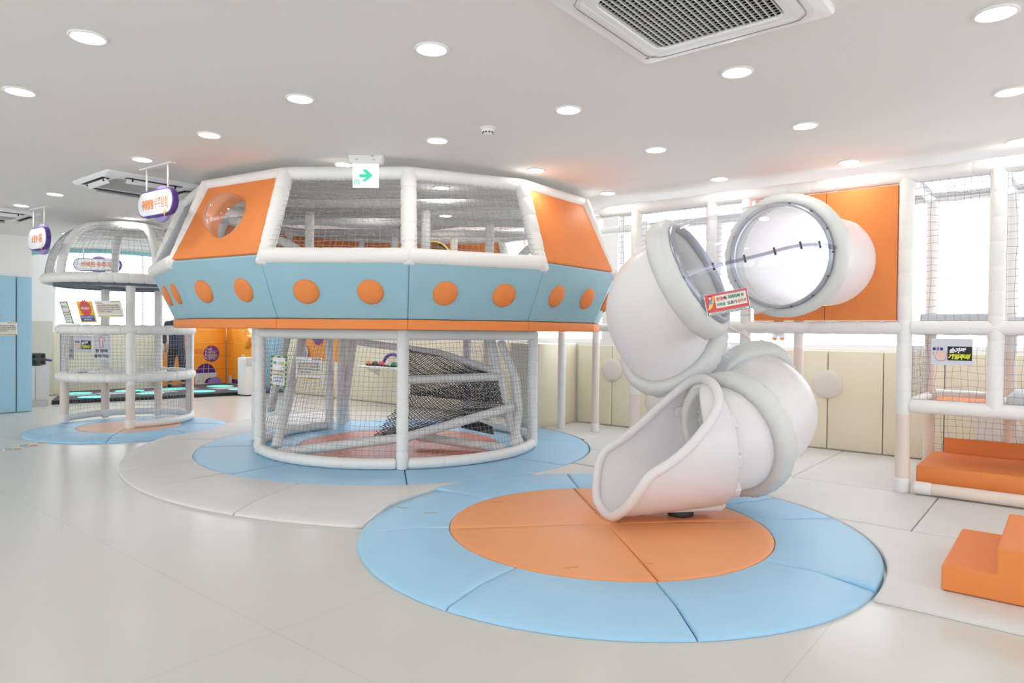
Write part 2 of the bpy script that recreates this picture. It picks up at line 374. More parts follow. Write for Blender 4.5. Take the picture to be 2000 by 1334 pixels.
# ================================================================ ceiling fittings
LIGHTS = [((172, 72), 'front left round ceiling downlight, large, top left of the photo'), ((843, 95), 'round ceiling downlight left of the near air conditioner, top centre'),
 ((1439, 140), 'round ceiling downlight just below the near air conditioner corner'), ((1945, 25), 'round ceiling downlight in the top right corner'),
 ((39, 178), 'round ceiling downlight at the left edge, second row'), ((586, 192), 'round ceiling downlight in the second row, above the spaceship net roof left'),
 ((1110, 214), 'round ceiling downlight right of the smoke detector, second row'), ((1572, 245), 'round ceiling downlight above the clear slide tube and orange panel'),
 ((1975, 178), 'round ceiling downlight at the right edge, upper one'), ((409, 263), 'round ceiling downlight right of and above the far air conditioner'),
 ((854, 274), 'round ceiling downlight left of and below the smoke detector'), ((1281, 292), 'round ceiling downlight above the left slide elbow'),
 ((1658, 316), 'round ceiling downlight above the orange panel and frame rail'), ((1990, 275), 'round ceiling downlight at the right edge, lower one'),
 ((278, 311), 'round ceiling downlight beside the hanging rods of the larger sign'), ((672, 321), 'round ceiling downlight touching the exit sign housing on the left'),
 ((1046, 332), 'round ceiling downlight above the right part of the spaceship roof'), ((1405, 349), 'small round ceiling downlight above the far frame rail'),
 ((1187, 377), 'small round ceiling downlight over the far right end of the spaceship'), ((108, 379), 'small round ceiling downlight left of the far air conditioner'),
 ((42, 401), 'small round ceiling downlight at the left, above the smaller hanging sign'), ((253, 426), 'small round ceiling downlight behind the top of the dome tower'),
 ((133, 456), 'tiny round ceiling downlight left of the dome tower ribs'), ((4, 421), 'small round ceiling downlight cut by the left edge'),
 ((862, 366), 'round ceiling downlight seen through the spaceship roof net, right pane top'), ((718, 396), 'round ceiling downlight seen through the spaceship roof net, left pane'),
 ((870, 421), 'round ceiling downlight seen deepest through the spaceship net, right pane')]
tl = tr_ = None
TRIM = mat('light_trim', (236, 236, 236), .5)
lt = MB(); lt.lathe(TRIM, [(.088, 0), (.09, -.006), (.082, -.010), (.072, -.008), (.072, .0)], 36)
ll = MB(); ll.lathe(LAMP, [(.072, -.006), (.04, -.009), (.001, -.0095)], 36)
for i, ((x, y), lab) in enumerate(LIGHTS):
    p = fl(x, y, CEIL); t = thing('ceiling_downlight', lab, 'ceiling light', p, 'round recessed downlights')
    if i == 0:
        for q in (lt, ll): q.v = [tuple(Vector(v_) + p) for v_ in q.v]
        t1 = lt.out('light_trim', t); t2 = ll.out('diffuser', t)
    else:
        for s_ in (t1, t2): c_ = s_.copy(); COL.objects.link(c_); c_.parent = t
# smoke detector
p = fl(953, 250, CEIL); t = thing('smoke_detector', 'white dome smoke detector on the ceiling', 'smoke detector', p)
b = MB(); b.lathe(PAINT, [(.0, -.012), (.055, -.012), (.06, 0)], 28, Matrix.Translation(p)); b.out('base', t)
b = MB(); b.lathe(PAINT, [(.045, -.012), (.045, -.024), (.03, -.045), (.018, -.05), (.001, -.05)], 28, Matrix.Translation(p))
for k in range(10):
    a = 2 * PI * k / 10; b.box(BLACK, (.012, .004, .008), Matrix.Translation(p + Vector((.0385 * math.cos(a), .0385 * math.sin(a), -.036))) @ Matrix.Rotation(a + PI / 2, 4, 'Z'))
b.out('sensor_head', t)

# four-way ceiling air conditioners
def cassette(c, label, ex, openl, half=.475):
    T = frame(c, ex, Z.cross(ex)); t = thing('ceiling_air_conditioner', label, 'air conditioner', c)   # local z = up
    def loop(h, z, rr, n=6):
        out = []
        for sx, sy, a0 in ((1, 1, 0), (-1, 1, PI / 2), (-1, -1, PI), (1, -1, 1.5 * PI)):
            for k in range(n + 1):
                a = a0 + PI / 2 * k / n; out.append(T @ Vector((sx * (h - rr) + rr * math.cos(a), sy * (h - rr) + rr * math.sin(a), z)))
        return out
    W_ = mat('ac_white', (240, 240, 241), .35)
    b = MB(); b.rings(W_, [loop(half, 0, .03), loop(half, -.02, .03), loop(half - .01, -.028, .03), loop(.42, -.042, .1), loop(.325, -.045, .07), loop(.315, -.045, .06), loop(.305, -.034, .05)], smooth=False); b.out('panel', t)
    b = MB(); b.rings(BLACK, [loop(.305, -.020, .05), loop(.01, -.0199, .002)], smooth=False); b.out('filter', t)  # black sheet stands in for the shade in the recess behind the grille
    b = MB(); n = 21
    GW = mat('grille_white', (226, 226, 226), .5)
    for k in range(n + 1):
        x = lerp(-.3, .3, k / n)
        b.box(GW, (.0034, .6, .014), T, loc=(x, 0, -.034))
    for k in range(23):
        y = lerp(-.3, .3, k / 22)
        b.box(mat('grille_slat', (190, 188, 184), .5), (.6, .0105, .003), T @ Matrix.Translation((0, y, -.033)) @ Matrix.Rotation(.5, 4, 'X'))
    b.out('intake_grille', t)
    for q in range(4):
        Q = T @ Matrix.Rotation(q * PI / 2, 4, 'Z'); b = MB()
        if openl:
            b.box(BLACK, (.52, .072, .004), Q, loc=(0, .385, -.0445), bev=.0015)
            b.box(W_, (.5, .055, .006), Q @ Matrix.Translation((0, .368, -.068)) @ Matrix.Rotation(.75, 4, 'X'), bev=.002)
            b.box(BLACK, (.012, .012, .03), Q, loc=(-.2, .385, -.054)); b.box(BLACK, (.012, .012, .03), Q, loc=(.2, .385, -.054))
        else:
            b.tube(mat('seam_grey', (150, 150, 152), .6), [Q @ Vector(p_) for p_ in [(-.37, .36, -.0455), (-.345, .385, -.0452), (-.31, .392, -.045), (.31, .392, -.045), (.345, .385, -.0452), (.37, .36, -.0455)]], .0018, 5)
            b.prism(W_, [Q @ Vector(p_) for p_ in [(-.36, .345, -.046), (.36, .345, -.046), (.31, .388, -.0455), (-.31, .388, -.0455)]], T.to_3x3() @ Vector((0, 0, .008)), .003)
        b.out('air_flap', t)
    b = MB(); L_ = mat('logo_grey', (140, 140, 145), .5)
    vs, fs = text_geo('LG', .02); b.add([(v.x * .022, -v.y * .022, 0) for v in vs], [f[::-1] for f in fs], L_, False, T @ Matrix.Translation((-.365, .36, -.0462)) @ Matrix.Rotation(PI / 4 * 0, 4, 'Z'))
    b.lathe(L_, [(.010, 0), (.0001, -.0005)], 16, T @ Matrix.Translation((-.40, .36, -.0458))); b.out('logo', t)
cA = fl(1260, 118, CEIL); cB = fl(1633, 18, CEIL); e = (cB - cA).normalized(); nrm = Z.cross(e)
cassette(cA + e * .475 - nrm * .475, 'large white square ceiling air conditioner with black grille, near the top edge', e, False)
c0 = fl(210, 330, CEIL); c1 = fl(145, 353, CEIL); e2 = (c0 - c1).normalized()
cassette(c0 - e2 * .44 + Z.cross(e2) * .44, 'white square ceiling air conditioner with open flaps behind the hanging sign', e2, True, .44)
c2 = fl(-20, 413, CEIL)
cassette(c2, 'distant ceiling air conditioner cut by the left edge', e2, True, .44)

# exit sign
p = fl(716, 305, CEIL); ex = Vector((1, .0, 0)); t = thing('exit_sign', 'green arrow emergency exit sign hanging from the ceiling', 'exit sign', p)
b = MB(); T = frame(p, ex, Z.cross(ex))
b.prism(PAINT, [T @ Vector(q) for q in [(-.145, -.05, 0), (.145, -.05, 0), (.135, -.05, -.055), (.11, -.05, -.072), (-.11, -.05, -.072), (-.135, -.05, -.055)]], T.to_3x3() @ Vector((0, .11, 0)), .006)
for x in (-.07, .07): b.box(LGREY, (.022, .004, .014), T, loc=(x, -.051, -.04))
b.box(DGREY, (.025, .003, .004), T, loc=(.06, -.051, -.012)); b.out('housing', t)
EX = mat('exit_panel', (246, 250, 250), .4, emit=.55); EG = mat('exit_green', (60, 220, 170), .5, emit=.25)
sh = Sheet(frame(p + Vector((-.108, -.03, -.268)), (1, 0, 0), Z), .216, .2, EX, .012)
sh.poly([(.25, .42), (.25, .55), (.52, .55), (.36, .75), (.53, .75), (.78, .5), (.5, .25), (.34, .25), (.52, .42)][::-1], EG, 1)
sh.rect(.06, .11, .27, .33, EG, 1); sh.rect(.10, .11, .23, .29, EX, 2)
sh.disc(.165, .265, .02, EG, 3); sh.poly([(.13, .22), (.17, .245), (.21, .23), (.19, .2), (.21, .12), (.19, .115), (.165, .175), (.13, .12), (.11, .125), (.145, .19)], EG, 3)
sh.rect(.77, .125, .92, .14, EG, 1); sh.out('panel', parent=t)

# hanging name signs: pill board on a round disc, hung on two rods from a ceiling bar
def star(s_, x, y, w_, h_, m, layer=5):
    s_.poly([(x, y + h_), (x + w_ * .2, y + h_ * .22), (x + w_, y), (x + w_ * .2, y - h_ * .22), (x, y - h_), (x - w_ * .2, y - h_ * .22), (x - w_, y), (x - w_ * .2, y + h_ * .22)], m, layer)
def hanging_sign(c, ex, w_, h_, rod, label, texts, disc=.55, mirror=False):
    ex = Vector(ex).normalized(); t = thing('hanging_sign', label, 'sign', c); T = frame(c, ex, Z)
    def pill(w2, h2, z0, m, th, nm, rr=.5, n=12):
        b_ = MB(); r_ = h2 * rr; pts = []
        for sx, sy, a0 in ((1, 1, 0), (-1, 1, PI / 2), (-1, -1, PI), (1, -1, 1.5 * PI)):
            for k in range(n + 1):
                a = a0 + PI / 2 * k / n; pts.append(T @ Vector((sx * (w2 / 2 - r_) + r_ * math.cos(a), sy * (h2 / 2 - r_) + r_ * math.sin(a), z0)))
        b_.prism(m, pts, T.to_3x3() @ Vector((0, 0, -th)), .004); return b_.out(nm, t)
    pill(w_, h_, 0, PURPLE, .05, 'sign_board'); pill(w_ * .955, h_ * .9, .006, SIGNW, .008, 'sign_face')
    b_ = MB(); dr = h_ * .69
    b_.prism(LILAC, [T @ Vector((dr * math.cos(2 * PI * k / 48), dr * math.sin(2 * PI * k / 48), -.052)) for k in range(48)], T.to_3x3() @ Vector((0, 0, -.03)), .003); b_.out('round_backing', t)
    b_ = MB()
    for x in (-w_ * .3, w_ * .3): b_.tube(PAINT, [T @ Vector((x, h_ * .45, -.02)), T @ Vector((x, rod, -.02))], .009, 8)
    b_.box(PAINT, (w_ * .9, .012, .05), T, loc=(0, rod - .006, -.02)); b_.out('hanger', t)
    s_ = MB()
    sh_ = Sheet(frame(T @ Vector((-w_ / 2, -h_ / 2, .0075)), ex, Z), w_, h_, SIGNW, .001)
    sh_.b = MB()
    for tx, x, y, sz, bo, wd in texts: sh_.text(tx, x, y, sz, SIGNO, 1, bo, wd)
    sh_.out('lettering', parent=t)
    for a_ in ((.12, .86, .025, .10), (.885, .24, .022, .09), (.80, .06, .05, .24)):
        sh_.b = MB(); star(sh_, *a_, YEL); sh_.out('star', parent=t)
a = fl(273, 331, CEIL); d = fl(335, 315, CEIL); e3 = (d - a).normalized()
cs = (a + d) / 2 + Vector((0, 0, -.335))
hanging_sign(cs, e3, .62, .235, .335, 'larger purple and white hanging sign in front of the far air conditioner',
             [('우당탕탕', .315, .47, .40, .045, .33), ('우주탐험', .68, .5, .46, .005, .36)])
a = fl(56, 410, CEIL); d = fl(90, 402, CEIL); e4 = (d - a).normalized()
hanging_sign((a + d) / 2 + Vector((0, 0, -.375)), e4, .55, .275, .375, 'smaller purple and white hanging sign at the far left', [('소행성', .40, .5, .38, .03, .32), ('대결', .70, .5, .40, .03, .18)])
cs3 = at(190, 517, 11.2)
hanging_sign(cs3, (1, .12, 0), .74, .21, CEIL - cs3.z, 'white pill sign seen through the net of the dome tower', [('커넥트', .32, .5, .5, .03, .30), ('우주기지', .69, .5, .5, .03, .38)])

# ================================================================ soft floor mats
def wedge(m, c, a0, a1, prof, n=16, clip=None, gap=.004):
    """one padded segment of a round mat; prof(rmax) -> [(r, z)] from inside to outside"""
    b_ = MB(); rows = []
    def q(a, k, drop):
        pr_ = prof(clip(a) if clip else None)
        r_, z_ = pr_[k]; return Vector((c[0] + r_ * math.sin(a), c[1] - r_ * math.cos(a), max(.0, z_ - drop)))
    K = len(prof(clip(a0) if clip else None)); sp = a1 - a0; rm = prof(None)[-1][0] if not clip else 2.2
    g = gap / rm; e_ = .018 / rm
    aa = [(a0 + g, .014), (a0 + g + e_ * .35, .004), (a0 + g + e_, 0)] + [(lerp(a0 + g + e_, a1 - g - e_, i / n), 0) for i in range(1, n)] + [(a1 - g - e_, 0), (a1 - g - e_ * .35, .004), (a1 - g, .014)]
    rows = [[Vector((q(a, 0, 0).x, q(a, 0, 0).y, .001))] + [q(a, k, dr) for k in range(K)] + [Vector((q(a, K - 1, 0).x, q(a, K - 1, 0).y, .001))] for a, dr in aa]
    b_.rings(m, rows, False, False, True)
    for row, fl_ in ((rows[0], 1), (rows[-1], 0)): b_.add(row, [list(range(len(row)))[::(1 if fl_ else -1)]], m)
    return b_
def ringprof(r0, r1, h, slope=0, lo=.018):
    def f(rc):
        free = True
        if isinstance(rc, tuple): R1, free = rc
        else: R1 = r1 if rc is None else min(r1, rc); free = R1 == r1
        e_ = .012; R1 = max(R1, r0 + .06); s_ = min(slope, (R1 - r0) * .6) if free else 0
        if slope: tail = [(R1 - s_, h), (R1 - s_ * .5, lerp(h, lo, .45)), (R1 - e_, lo + .006), (R1, lo - .004)] if s_ else [(R1 - .05, h), (R1 - e_, h), (R1 - e_ * .3, h - .004), (R1, h - .014)]
        elif s_: tail = [(R1 - s_, h), (R1 - s_ * .5, lerp(h, lo, .45)), (R1 - e_, lo + .006), (R1, lo - .004)]
        else: tail = [(R1 - .05, h), (R1 - e_, h), (R1 - e_ * .3, h - .004), (R1, h - .014)]
        return [(r0 + .001, h - .014), (r0 + e_ * .3, h - .004), (r0 + e_, h), (lerp(r0, R1, .5), h + .002)] + tail
    return f
def inside(c2, R2, c, a):  # distance from c along bearing a to the circle c2
    d = Vector((math.sin(a), -math.cos(a))); w_ = Vector((c[0] - c2[0], c[1] - c2[1])); bq = w_.dot(d); cq = w_.length_squared - R2 * R2; D = bq * bq - cq
    if D <= 0: return 99
    s_ = -bq - math.sqrt(D); return s_ if s_ > 0 else 99
FC, FR = Vector((.66, 4.64, 0)), 1.66
UC, UR, UG = Vector((-1.295, 7.95, 0)), 2.19, 99
DC = Vector((-5.385, 9.58, 0)); DMC, DR = Vector((-5.12, 9.16, 0)), 1.20
GC, GR = Vector((-.46, 8.44, 0)), 3.82
def round_mat(c, label, cat, discs, rings_):
    t = thing('round_floor_mat', label, cat, c)
    for m, r1, n, a0, h in discs:
        for i in range(n): wedge(m, c, a0 + 2 * PI * i / n, a0 + 2 * PI * (i + 1) / n, ringprof(.0, r1, h), 24).out('centre_quarter', t)
    for m, nm, r0, r1, angs, h, sl, cl in rings_:
        for a0, a1 in angs: wedge(m, c, a0, a1, ringprof(r0, r1, h, sl), max(10, int((a1 - a0) * 26)), cl).out(nm, t)
def evenly(a0, n): return [(a0 + 2 * PI * i / n, a0 + 2 * PI * (i + 1) / n) for i in range(n)]
def ang(c, x, y): p_ = fl(x, y, .05) - c; return math.atan2(p_.x, -p_.y)
oa = ang(FC, 1290, 1139)
cuts = sorted([ang(FC, *q) for q in ((860, 1180), (1375, 1247), (1705, 1143), (1640, 1012), (705, 1035), (860, 955), (1110, 928))] + [ang(FC, 1560, 965)])
cuts = [(a, b_) for a, b_ in zip(cuts, cuts[1:] + [cuts[0] + 2 * PI])]
vdir = lambda c: V.dot(Vector((math.sin((c[0] + c[1]) / 2), -math.cos((c[0] + c[1]) / 2), 0)))
round_mat(FC, 'round blue and orange play mat in the foreground under the slide mouth', 'floor mat', [(ORANGE_MAT, 1.07, 4, oa, .055)], [(BLUE_MAT, 'rim_segment', 1.07, FR, [c for c in cuts if vdir(c) < -.15], .055, .26, None), (BLUE_MAT, 'rim_segment', 1.07, FR, [c for c in cuts if vdir(c) >= -.15], .055, 0, None)])
def exitr(c2, R2, c, a):
    d = Vector((math.sin(a), -math.cos(a))); w_ = Vector((c[0] - c2[0], c[1] - c2[1])); bq = w_.dot(d); return -bq + math.sqrt(max(0, bq * bq - w_.length_squared + R2 * R2))
def gclip(a):
    cut = min(inside(FC, FR + .01, UC, a), inside(DMC, DR + .01, UC, a)); o_ = exitr(GC, GR, UC, a)
    return (o_, True) if o_ <= cut else (cut, False)
gang0, gang1 = math.radians(28), math.radians(-150)
gcuts = sorted([ang(UC, *q) for q in ((245, 912), (290, 950), (440, 1000))])
gl = [gang1, math.radians(-128), ang(UC, 330, 857)] + gcuts + [gang0]
gl = sorted(gl)
round_mat(UC, 'large round mat under the spaceship, orange centre, blue ring, pale grey outer ring', 'floor mat', [(mat('coral_mat_vinyl', (226, 126, 84), .45, .12, 7), 1.15, 4, .2, .05)],
          [(BLUE_MAT, 'blue_segment', 1.15, UR, evenly(.19, 8), .05, 0, lambda a: min(UR, inside(FC, FR + .01, UC, a))), (GREY_MAT, 'grey_segment', UR, UG, list(zip(gl, gl[1:])), .05, .26, gclip)])
round_mat(DMC, 'round blue and peach mat under the dome tower', 'floor mat', [(PEACH, .62, 4, .3, .05)], [(BLUE_MAT, 'rim_segment', .62, DR, evenly(.3, 8), .05, .2, None)])
# pale grey tile mats on the right, cut round the circles
def tile(u0, u1, v0, v1, label, front=False, gap=False):
    b_ = MB(); n = max(8, int((v1 - v0) * 26)); rows = []; h = .05
    def left(v):
        x = u0
        for c, r_ in ((UC, UR + .012),) if gap else ((FC, FR + .012), (UC, UR + .012)):
            cu, cv = c.dot(U), c.dot(V)
            if abs(v - cv) < r_: x = max(x, cu + math.sqrt(r_ * r_ - (v - cv) ** 2))
        return x
    vsq = [v0 + .003, v0 + .008, v0 + .02] + [lerp(v0 + .02, v1 - .02, i / n) for i in range(1, n)] + [v1 - .02, v1 - .008, v1 - .003]
    if front: vsq = [v0, v0 + .015, v0 + .12, v0 + .22] + [lerp(v0 + .24, v1 - .02, i / n) for i in range(n)] + [v1 - .02, v1 - .008, v1 - .003]
    for i, v in enumerate(vsq):
        d = min(v - v0, v1 - v); z = h if d > .019 else (h - .004 if d > .006 else h - .014)
        if front and v < v0 + .25: z = {0: .014, 1: .024, 2: .034, 3: .046}.get(i, h)
        l_ = left(v) + .003; r_ = u1 - .003
        if gap: r_ = FC.dot(U) - math.sqrt(max(0, (FR + .012) ** 2 - (v - FC.dot(V)) ** 2)) - .003
        if r_ - l_ < .06: continue
        zz = min(z, h)
        rows.append([uv(l_, v, .001), uv(l_, v, zz - .012), uv(l_ + .005, v, zz - .003), uv(l_ + .018, v, zz)] + [uv(lerp(l_ + .018, r_ - .018, k / 8), v, zz) for k in range(1, 8)] + [uv(r_ - .018, v, zz), uv(r_ - .005, v, zz - .003), uv(r_, v, zz - .012), uv(r_, v, .001)])
    if len(rows) < 2: return
    b_.rings(GREY_MAT, rows, False, False, True)
    b_.add(rows[0], [list(range(len(rows[0])))], GREY_MAT); b_.add(rows[-1], [list(range(len(rows[0])))[::-1]], GREY_MAT)
    tag(b_.out('floor_mat_tile'), label, 'floor mat', 'pale grey floor mat tiles')
tile(-2.0, 2.6, 3.86, 5.24, 'long pale grey floor mat along the front, under the orange steps', True)
for u0, u1, v0, v1, lab in ((-3.3, -.81, 5.24, 6.48, 'pale grey floor mat right of the blue rim, in front of the beige post'), (-.81, 2.6, 5.24, 6.48, 'pale grey floor mat beside the orange steps, before the orange platform'),
    (-5.6, -3.1, 5.24, 6.48, 'pale grey floor mat between the two blue circles'), (-3.1, -1.97, 6.48, 8.33, 'pale grey floor mat by the wall behind the slide'),
    (-1.97, .5, 6.48, 8.33, 'pale grey floor mat running under the play frame'), (.5, 2.6, 6.48, 8.33, 'pale grey floor mat under the right end of the play frame'), (-4.6, -3.1, 6.48, 8.33, 'pale grey floor mat by the wall under the slide'), (-5.6, -4.6, 6.48, 8.33, 'pale grey floor mat at the inner wall corner')):
    tile(u0, u1, v0, v1, lab)

tile(-5.6, 0, 4.9, 5.66, 'small pale grey floor mat wedge where the two blue circles nearly meet', gap=True)
# ================================================================ spaceship playhouse
T0 = thing('spaceship_playhouse', 'round netted spaceship playhouse with orange roof panels, blue skirt and white cage below', 'play structure', UC)
STEP = math.radians(27.69); A0 = .186
def sp(i, r, z):
    a = A0 + (i - 3) * STEP; r = r + (.07 if i % 13 in (0, 12) else 0.0); return Vector((UC.x + r * math.sin(a), UC.y - r * math.cos(a), z))
RR, ZR, RB, ZB, ZO, RT, ZT = 2.53, 1.925, 2.32, 1.452, 1.368, 2.2, 2.69
def rim(i, d=0): return sp(i, RR + d, ZR)
def low(i): return sp(i, RB, ZB)
def top(i): return sp(i, RT, ZT)
def panel_hole(m, P, c, r, th, n=40):
    """padded panel (corners P, counter-clockwise from outside) with a round window"""
    P = [Vector(p) for p in P]; nn = (P[1] - P[0]).cross(P[3] - P[0]).normalized(); b_ = MB(); ex = (P[1] - P[0]).normalized(); ey = nn.cross(ex)
    circ = []; outer = []
    for k in range(n):
        a = 2 * PI * k / n; d = ex * math.cos(a) + ey * math.sin(a); circ.append(c + d * r); best = 1e9
        for A_, B_ in zip(P, P[1:] + P[:1]):
            e_ = B_ - A_; mden = d.cross(e_).dot(nn)
            if abs(mden) < 1e-9: continue
            s_ = (A_ - c).cross(e_).dot(nn) / mden; u_ = (A_ - c).cross(d).dot(nn) / mden
            if s_ > 0 and -1e-6 <= u_ <= 1 + 1e-6: best = min(best, s_)
        outer.append(c + d * best)
    for p in P:  # snap the nearest outline point on each corner
        j = min(range(n), key=lambda q: (outer[q] - p).length); outer[j] = p.copy()
    sh = lambda L, f, d: [c + (p - c) * f - nn * d for p in L]
    b_.rings(m, [sh(outer, 1, th), sh(outer, 1, .012), sh(outer, .99, 0), sh(circ, 1.03, 0), sh(circ, 1, .01), sh(circ, 1, th), sh(outer, 1, th)], True, False, False)
    return b_
ND = 13
for i in range(0, 13):
    j = i + 1; n_ = (((low(i) + low(j)) / 2) - UC); n_.z = 0; n_.normalize()
    a, b_, c, d = low(i), low(j), rim(j, .02), rim(i, .02)
    up = .035 if i in (1, 4, 0, 5) else 0.0
    c = c + Z * up; d = d + Z * up
    ins = ((b_ - a).normalized()) * .004
    bb = MB(); fn = (b_ - a).cross(d - a).normalized(); bb.prism(BLUE, [a + ins, b_ - ins, c - ins, d + ins], -fn * .07, .014)
    sk = bb.out('skirt_panel', T0)
    for tt in (.27, .73):
        cc = lerp(lerp(a, b_, tt), lerp(d, c, tt), .47); ex = (b_ - a).normalized(); ey = fn.cross(ex); q = MB()
        q.lathe(ORANGE, [(.108, -.005), (.108, .006), (.102, .016), (.085, .026), (.05, .033), (.001, .036)], 32, frame(cc, ex, ey)); q.out('porthole_pad', sk)
    bb = MB(); o1, o2 = sp(i, RB + .012, ZO), sp(j, RB + .012, ZO); ins = (o2 - o1).normalized() * .003
    bb.prism(ORANGE, [o1 + ins, o2 - ins, o2 - ins + Z * (ZB - ZO), o1 + ins + Z * (ZB - ZO)], -n_ * .08, .008); bb.out('lower_band', T0)
bb = MB(); bb.prism(PAINT, [sp(i, RB - .07, ZO + .03) for i in range(13)], (0, 0, .05)); bb.out('deck', T0)
bb = MB(); bb.prism(GREY_MAT, [sp(i, RB - .06, ZO + .085) for i in range(13)], (0, 0, .06), .02); bb.out('deck_mat', T0)
orange_faces = (1, 4, 8, 9, 10, 11)
posts = range(0, 13)
for i in posts:
    r_ = .068; p0 = sp(i, RR - .03, ZR - .03 + (.0 if i in (2, 3, 4) else .04)); p1 = top(i) + Z * .02
    bb = MB(); bb.padded(WHITE, [p0, p1], r_, .17); bb.out('roof_post', T0)
    j = i + 1
    bb = MB(); bb.padded(WHITE, [sp(i, RT, ZT), sp(j, RT, ZT)], .06, .3, pinch=.03); bb.out('top_rail', T0)
    if i not in (1, 4):
        bb = MB(); bb.padded(WHITE, [sp(i, RR - .015, ZR + .035), sp(j, RR - .015, ZR + .035)], .066, .26, pinch=.03); bb.out('sill_rail', T0)
    e_ = (rim(j) - rim(i)).normalized(); fn = (rim(j) - rim(i)).cross(top(i) - rim(i)).normalized()
    P = [sp(i, RR - .0, ZR + .045) + e_ * .03, sp(j, RR - .0, ZR + .045) - e_ * .03, sp(j, RT + .03, ZT - .04) - e_ * .07, sp(i, RT + .03, ZT - .04) + e_ * .07]
    if i == 1:
        P = [p + fn * .02 for p in P]; c = lerp(lerp(P[0], P[1], .5), lerp(P[3], P[2], .5), .53)
        panel_hole(ORANGE, P, c, .205, .08).out('roof_panel', T0)
        ex = e_; ey = fn.cross(ex); q = MB(); q.lathe(BUBBLE, [(.215, .002), (.205, .012)] + [(.205 * math.cos(a), .012 + .17 * math.sin(a)) for a in [k * PI / 28 for k in range(1, 14)]] + [(.002, .182)], 40, frame(c, ex, ey)); q.out('bubble_window', T0)
    elif i in orange_faces:
        P = [p + fn * .02 for p in P]; bb = MB(); bb.prism(ORANGE, P, -fn * .08, .016); bb.out('roof_panel', T0)
    else:
        bb = MB(); S = sagged(quad(P[0] + Z * .03, P[1] + Z * .03, P[2], P[3]), fn, R.uniform(-.02, .01))
        bb.net(NET, S, 22 if i in (2, 3) else 18, 15, .0015); bb.out('window_net', T0)
# roof net and roof beams
bb = MB()
def roofS(a, b_):
    x = lerp(-1.55, 1.55, a); y = lerp(-1.55, 1.55, b_); return Vector((UC.x + x, UC.y + y, ZT - .06 - .05 * math.sin(PI * a) * math.sin(PI * b_) + .012 * math.sin(9 * a) * math.sin(7 * b_)))
bb.net(NET, roofS, 40, 40, .0014, .1, sub=22); bb.out('roof_net', T0)
for y in (-.95, .25, 1.2):
    bb = MB(); hw = math.sqrt(RT ** 2 - y * y) - .1; bb.padded(WHITE, [UC + Vector((-hw, y, ZT - .03)), UC + Vector((hw, y, ZT - .03))], .05, .3, pinch=.03); bb.out('roof_beam', T0)
for x, y in ((-.95, -.4), (.35, -.55), (1.02, .1), (-.3, 1.25), (.5, 1.25)):
    bb = MB(); bb.padded(WHITE, [UC + Vector((x, y, ZO + .14)), UC + Vector((x, y, ZT - .04))], .05, .3, pinch=.03); bb.out('inner_post', T0)
bb = MB(); bb.padded(WHITE, [UC + Vector((-1.55 + .75 * math.sin(a), -.2, 1.55 + .85 * math.cos(a) + .0)) for a in [k * PI / 2 / 10 for k in range(11)]], .05, .25, pinch=.03); bb.out('inner_arch', T0)
bb = MB(); bb.padded(WHITE, [UC + Vector((1.85 - .7 * math.sin(a), .3, 1.55 + .95 * math.cos(a))) for a in [k * PI / 2 / 10 for k in range(11)]], .05, .25, pinch=.03); bb.out('inner_arch', T0)
# small yellow crawl tube inside
q = MB(); yc = UC + Vector((.25, 1.35, 2.32)); q.lathe(mat('yellow_vinyl', (246, 214, 120), .5), [(.21, -.3), (.235, -.27), (.235, .27), (.21, .3), (.19, .3), (.19, -.3)], 32, frame(yc, (.3, 0, 1), (1, 0, -.3)) @ Matrix.Rotation(0, 4, 'X')); q.out('crawl_tube', T0)
# ---- cage below
CR = 1.55
def cg(k, r=CR, z=0.0): a = math.radians(10 + 72 * k); return Vector((UC.x + r * math.sin(a), UC.y - r * math.cos(a), z))
for k in range(5):
    bb = MB(); bb.padded(WHITE, [cg(k, CR, .06), cg(k, CR, ZO - .01)], .058, .16); bb.out('cage_post', T0)
    bb = MB(); bb.padded(WHITE, [cg(k, CR, ZO - .05), cg(k + 1, CR, ZO - .05)], .05, .24, pinch=.03); bb.out('cage_top_rail', T0)
    if k != 2:
        bb = MB(); bb.padded(WHITE, arc((UC.x, UC.y, .105), CR, math.radians(10 + 72 * k + 2.5), math.radians(10 + 72 * k + 69.5), 16), .055, .16, pinch=.05); bb.out('cage_base_ring', T0)
        bb = MB()
        def S(a, b_, k=k):
            lo = Vector((0, 0, 0)); an = math.radians(lerp(10 + 72 * k + 2, 10 + 72 * k + 70, a)); p = Vector((UC.x + CR * math.sin(an), UC.y - CR * math.cos(an), .13)); t_ = lerp(cg(k, CR, ZO - .08), cg(k + 1, CR, ZO - .08), lerp(.03, .97, a))
            return lerp(p, t_, b_) + (UC - p).normalized() * .0 
        bb.net(NET, S, 34, 25, .0017, .16); bb.out('cage_net', T0)
# outer legs under the skirt
for i in (8.2, 10.2):
    bb = MB(); p = sp(i, 2.18, 0); bb.padded(POSTC, [p + Z * .055, p + Z * ZO], .055, .35, pinch=.02); bb.out('outer_leg', T0)
bb = MB(); p = fl(499, 858, .05); bb.padded(WHITE, [p, Vector((p.x, p.y, ZO))], .05, .2); bb.out('outer_leg', T0)
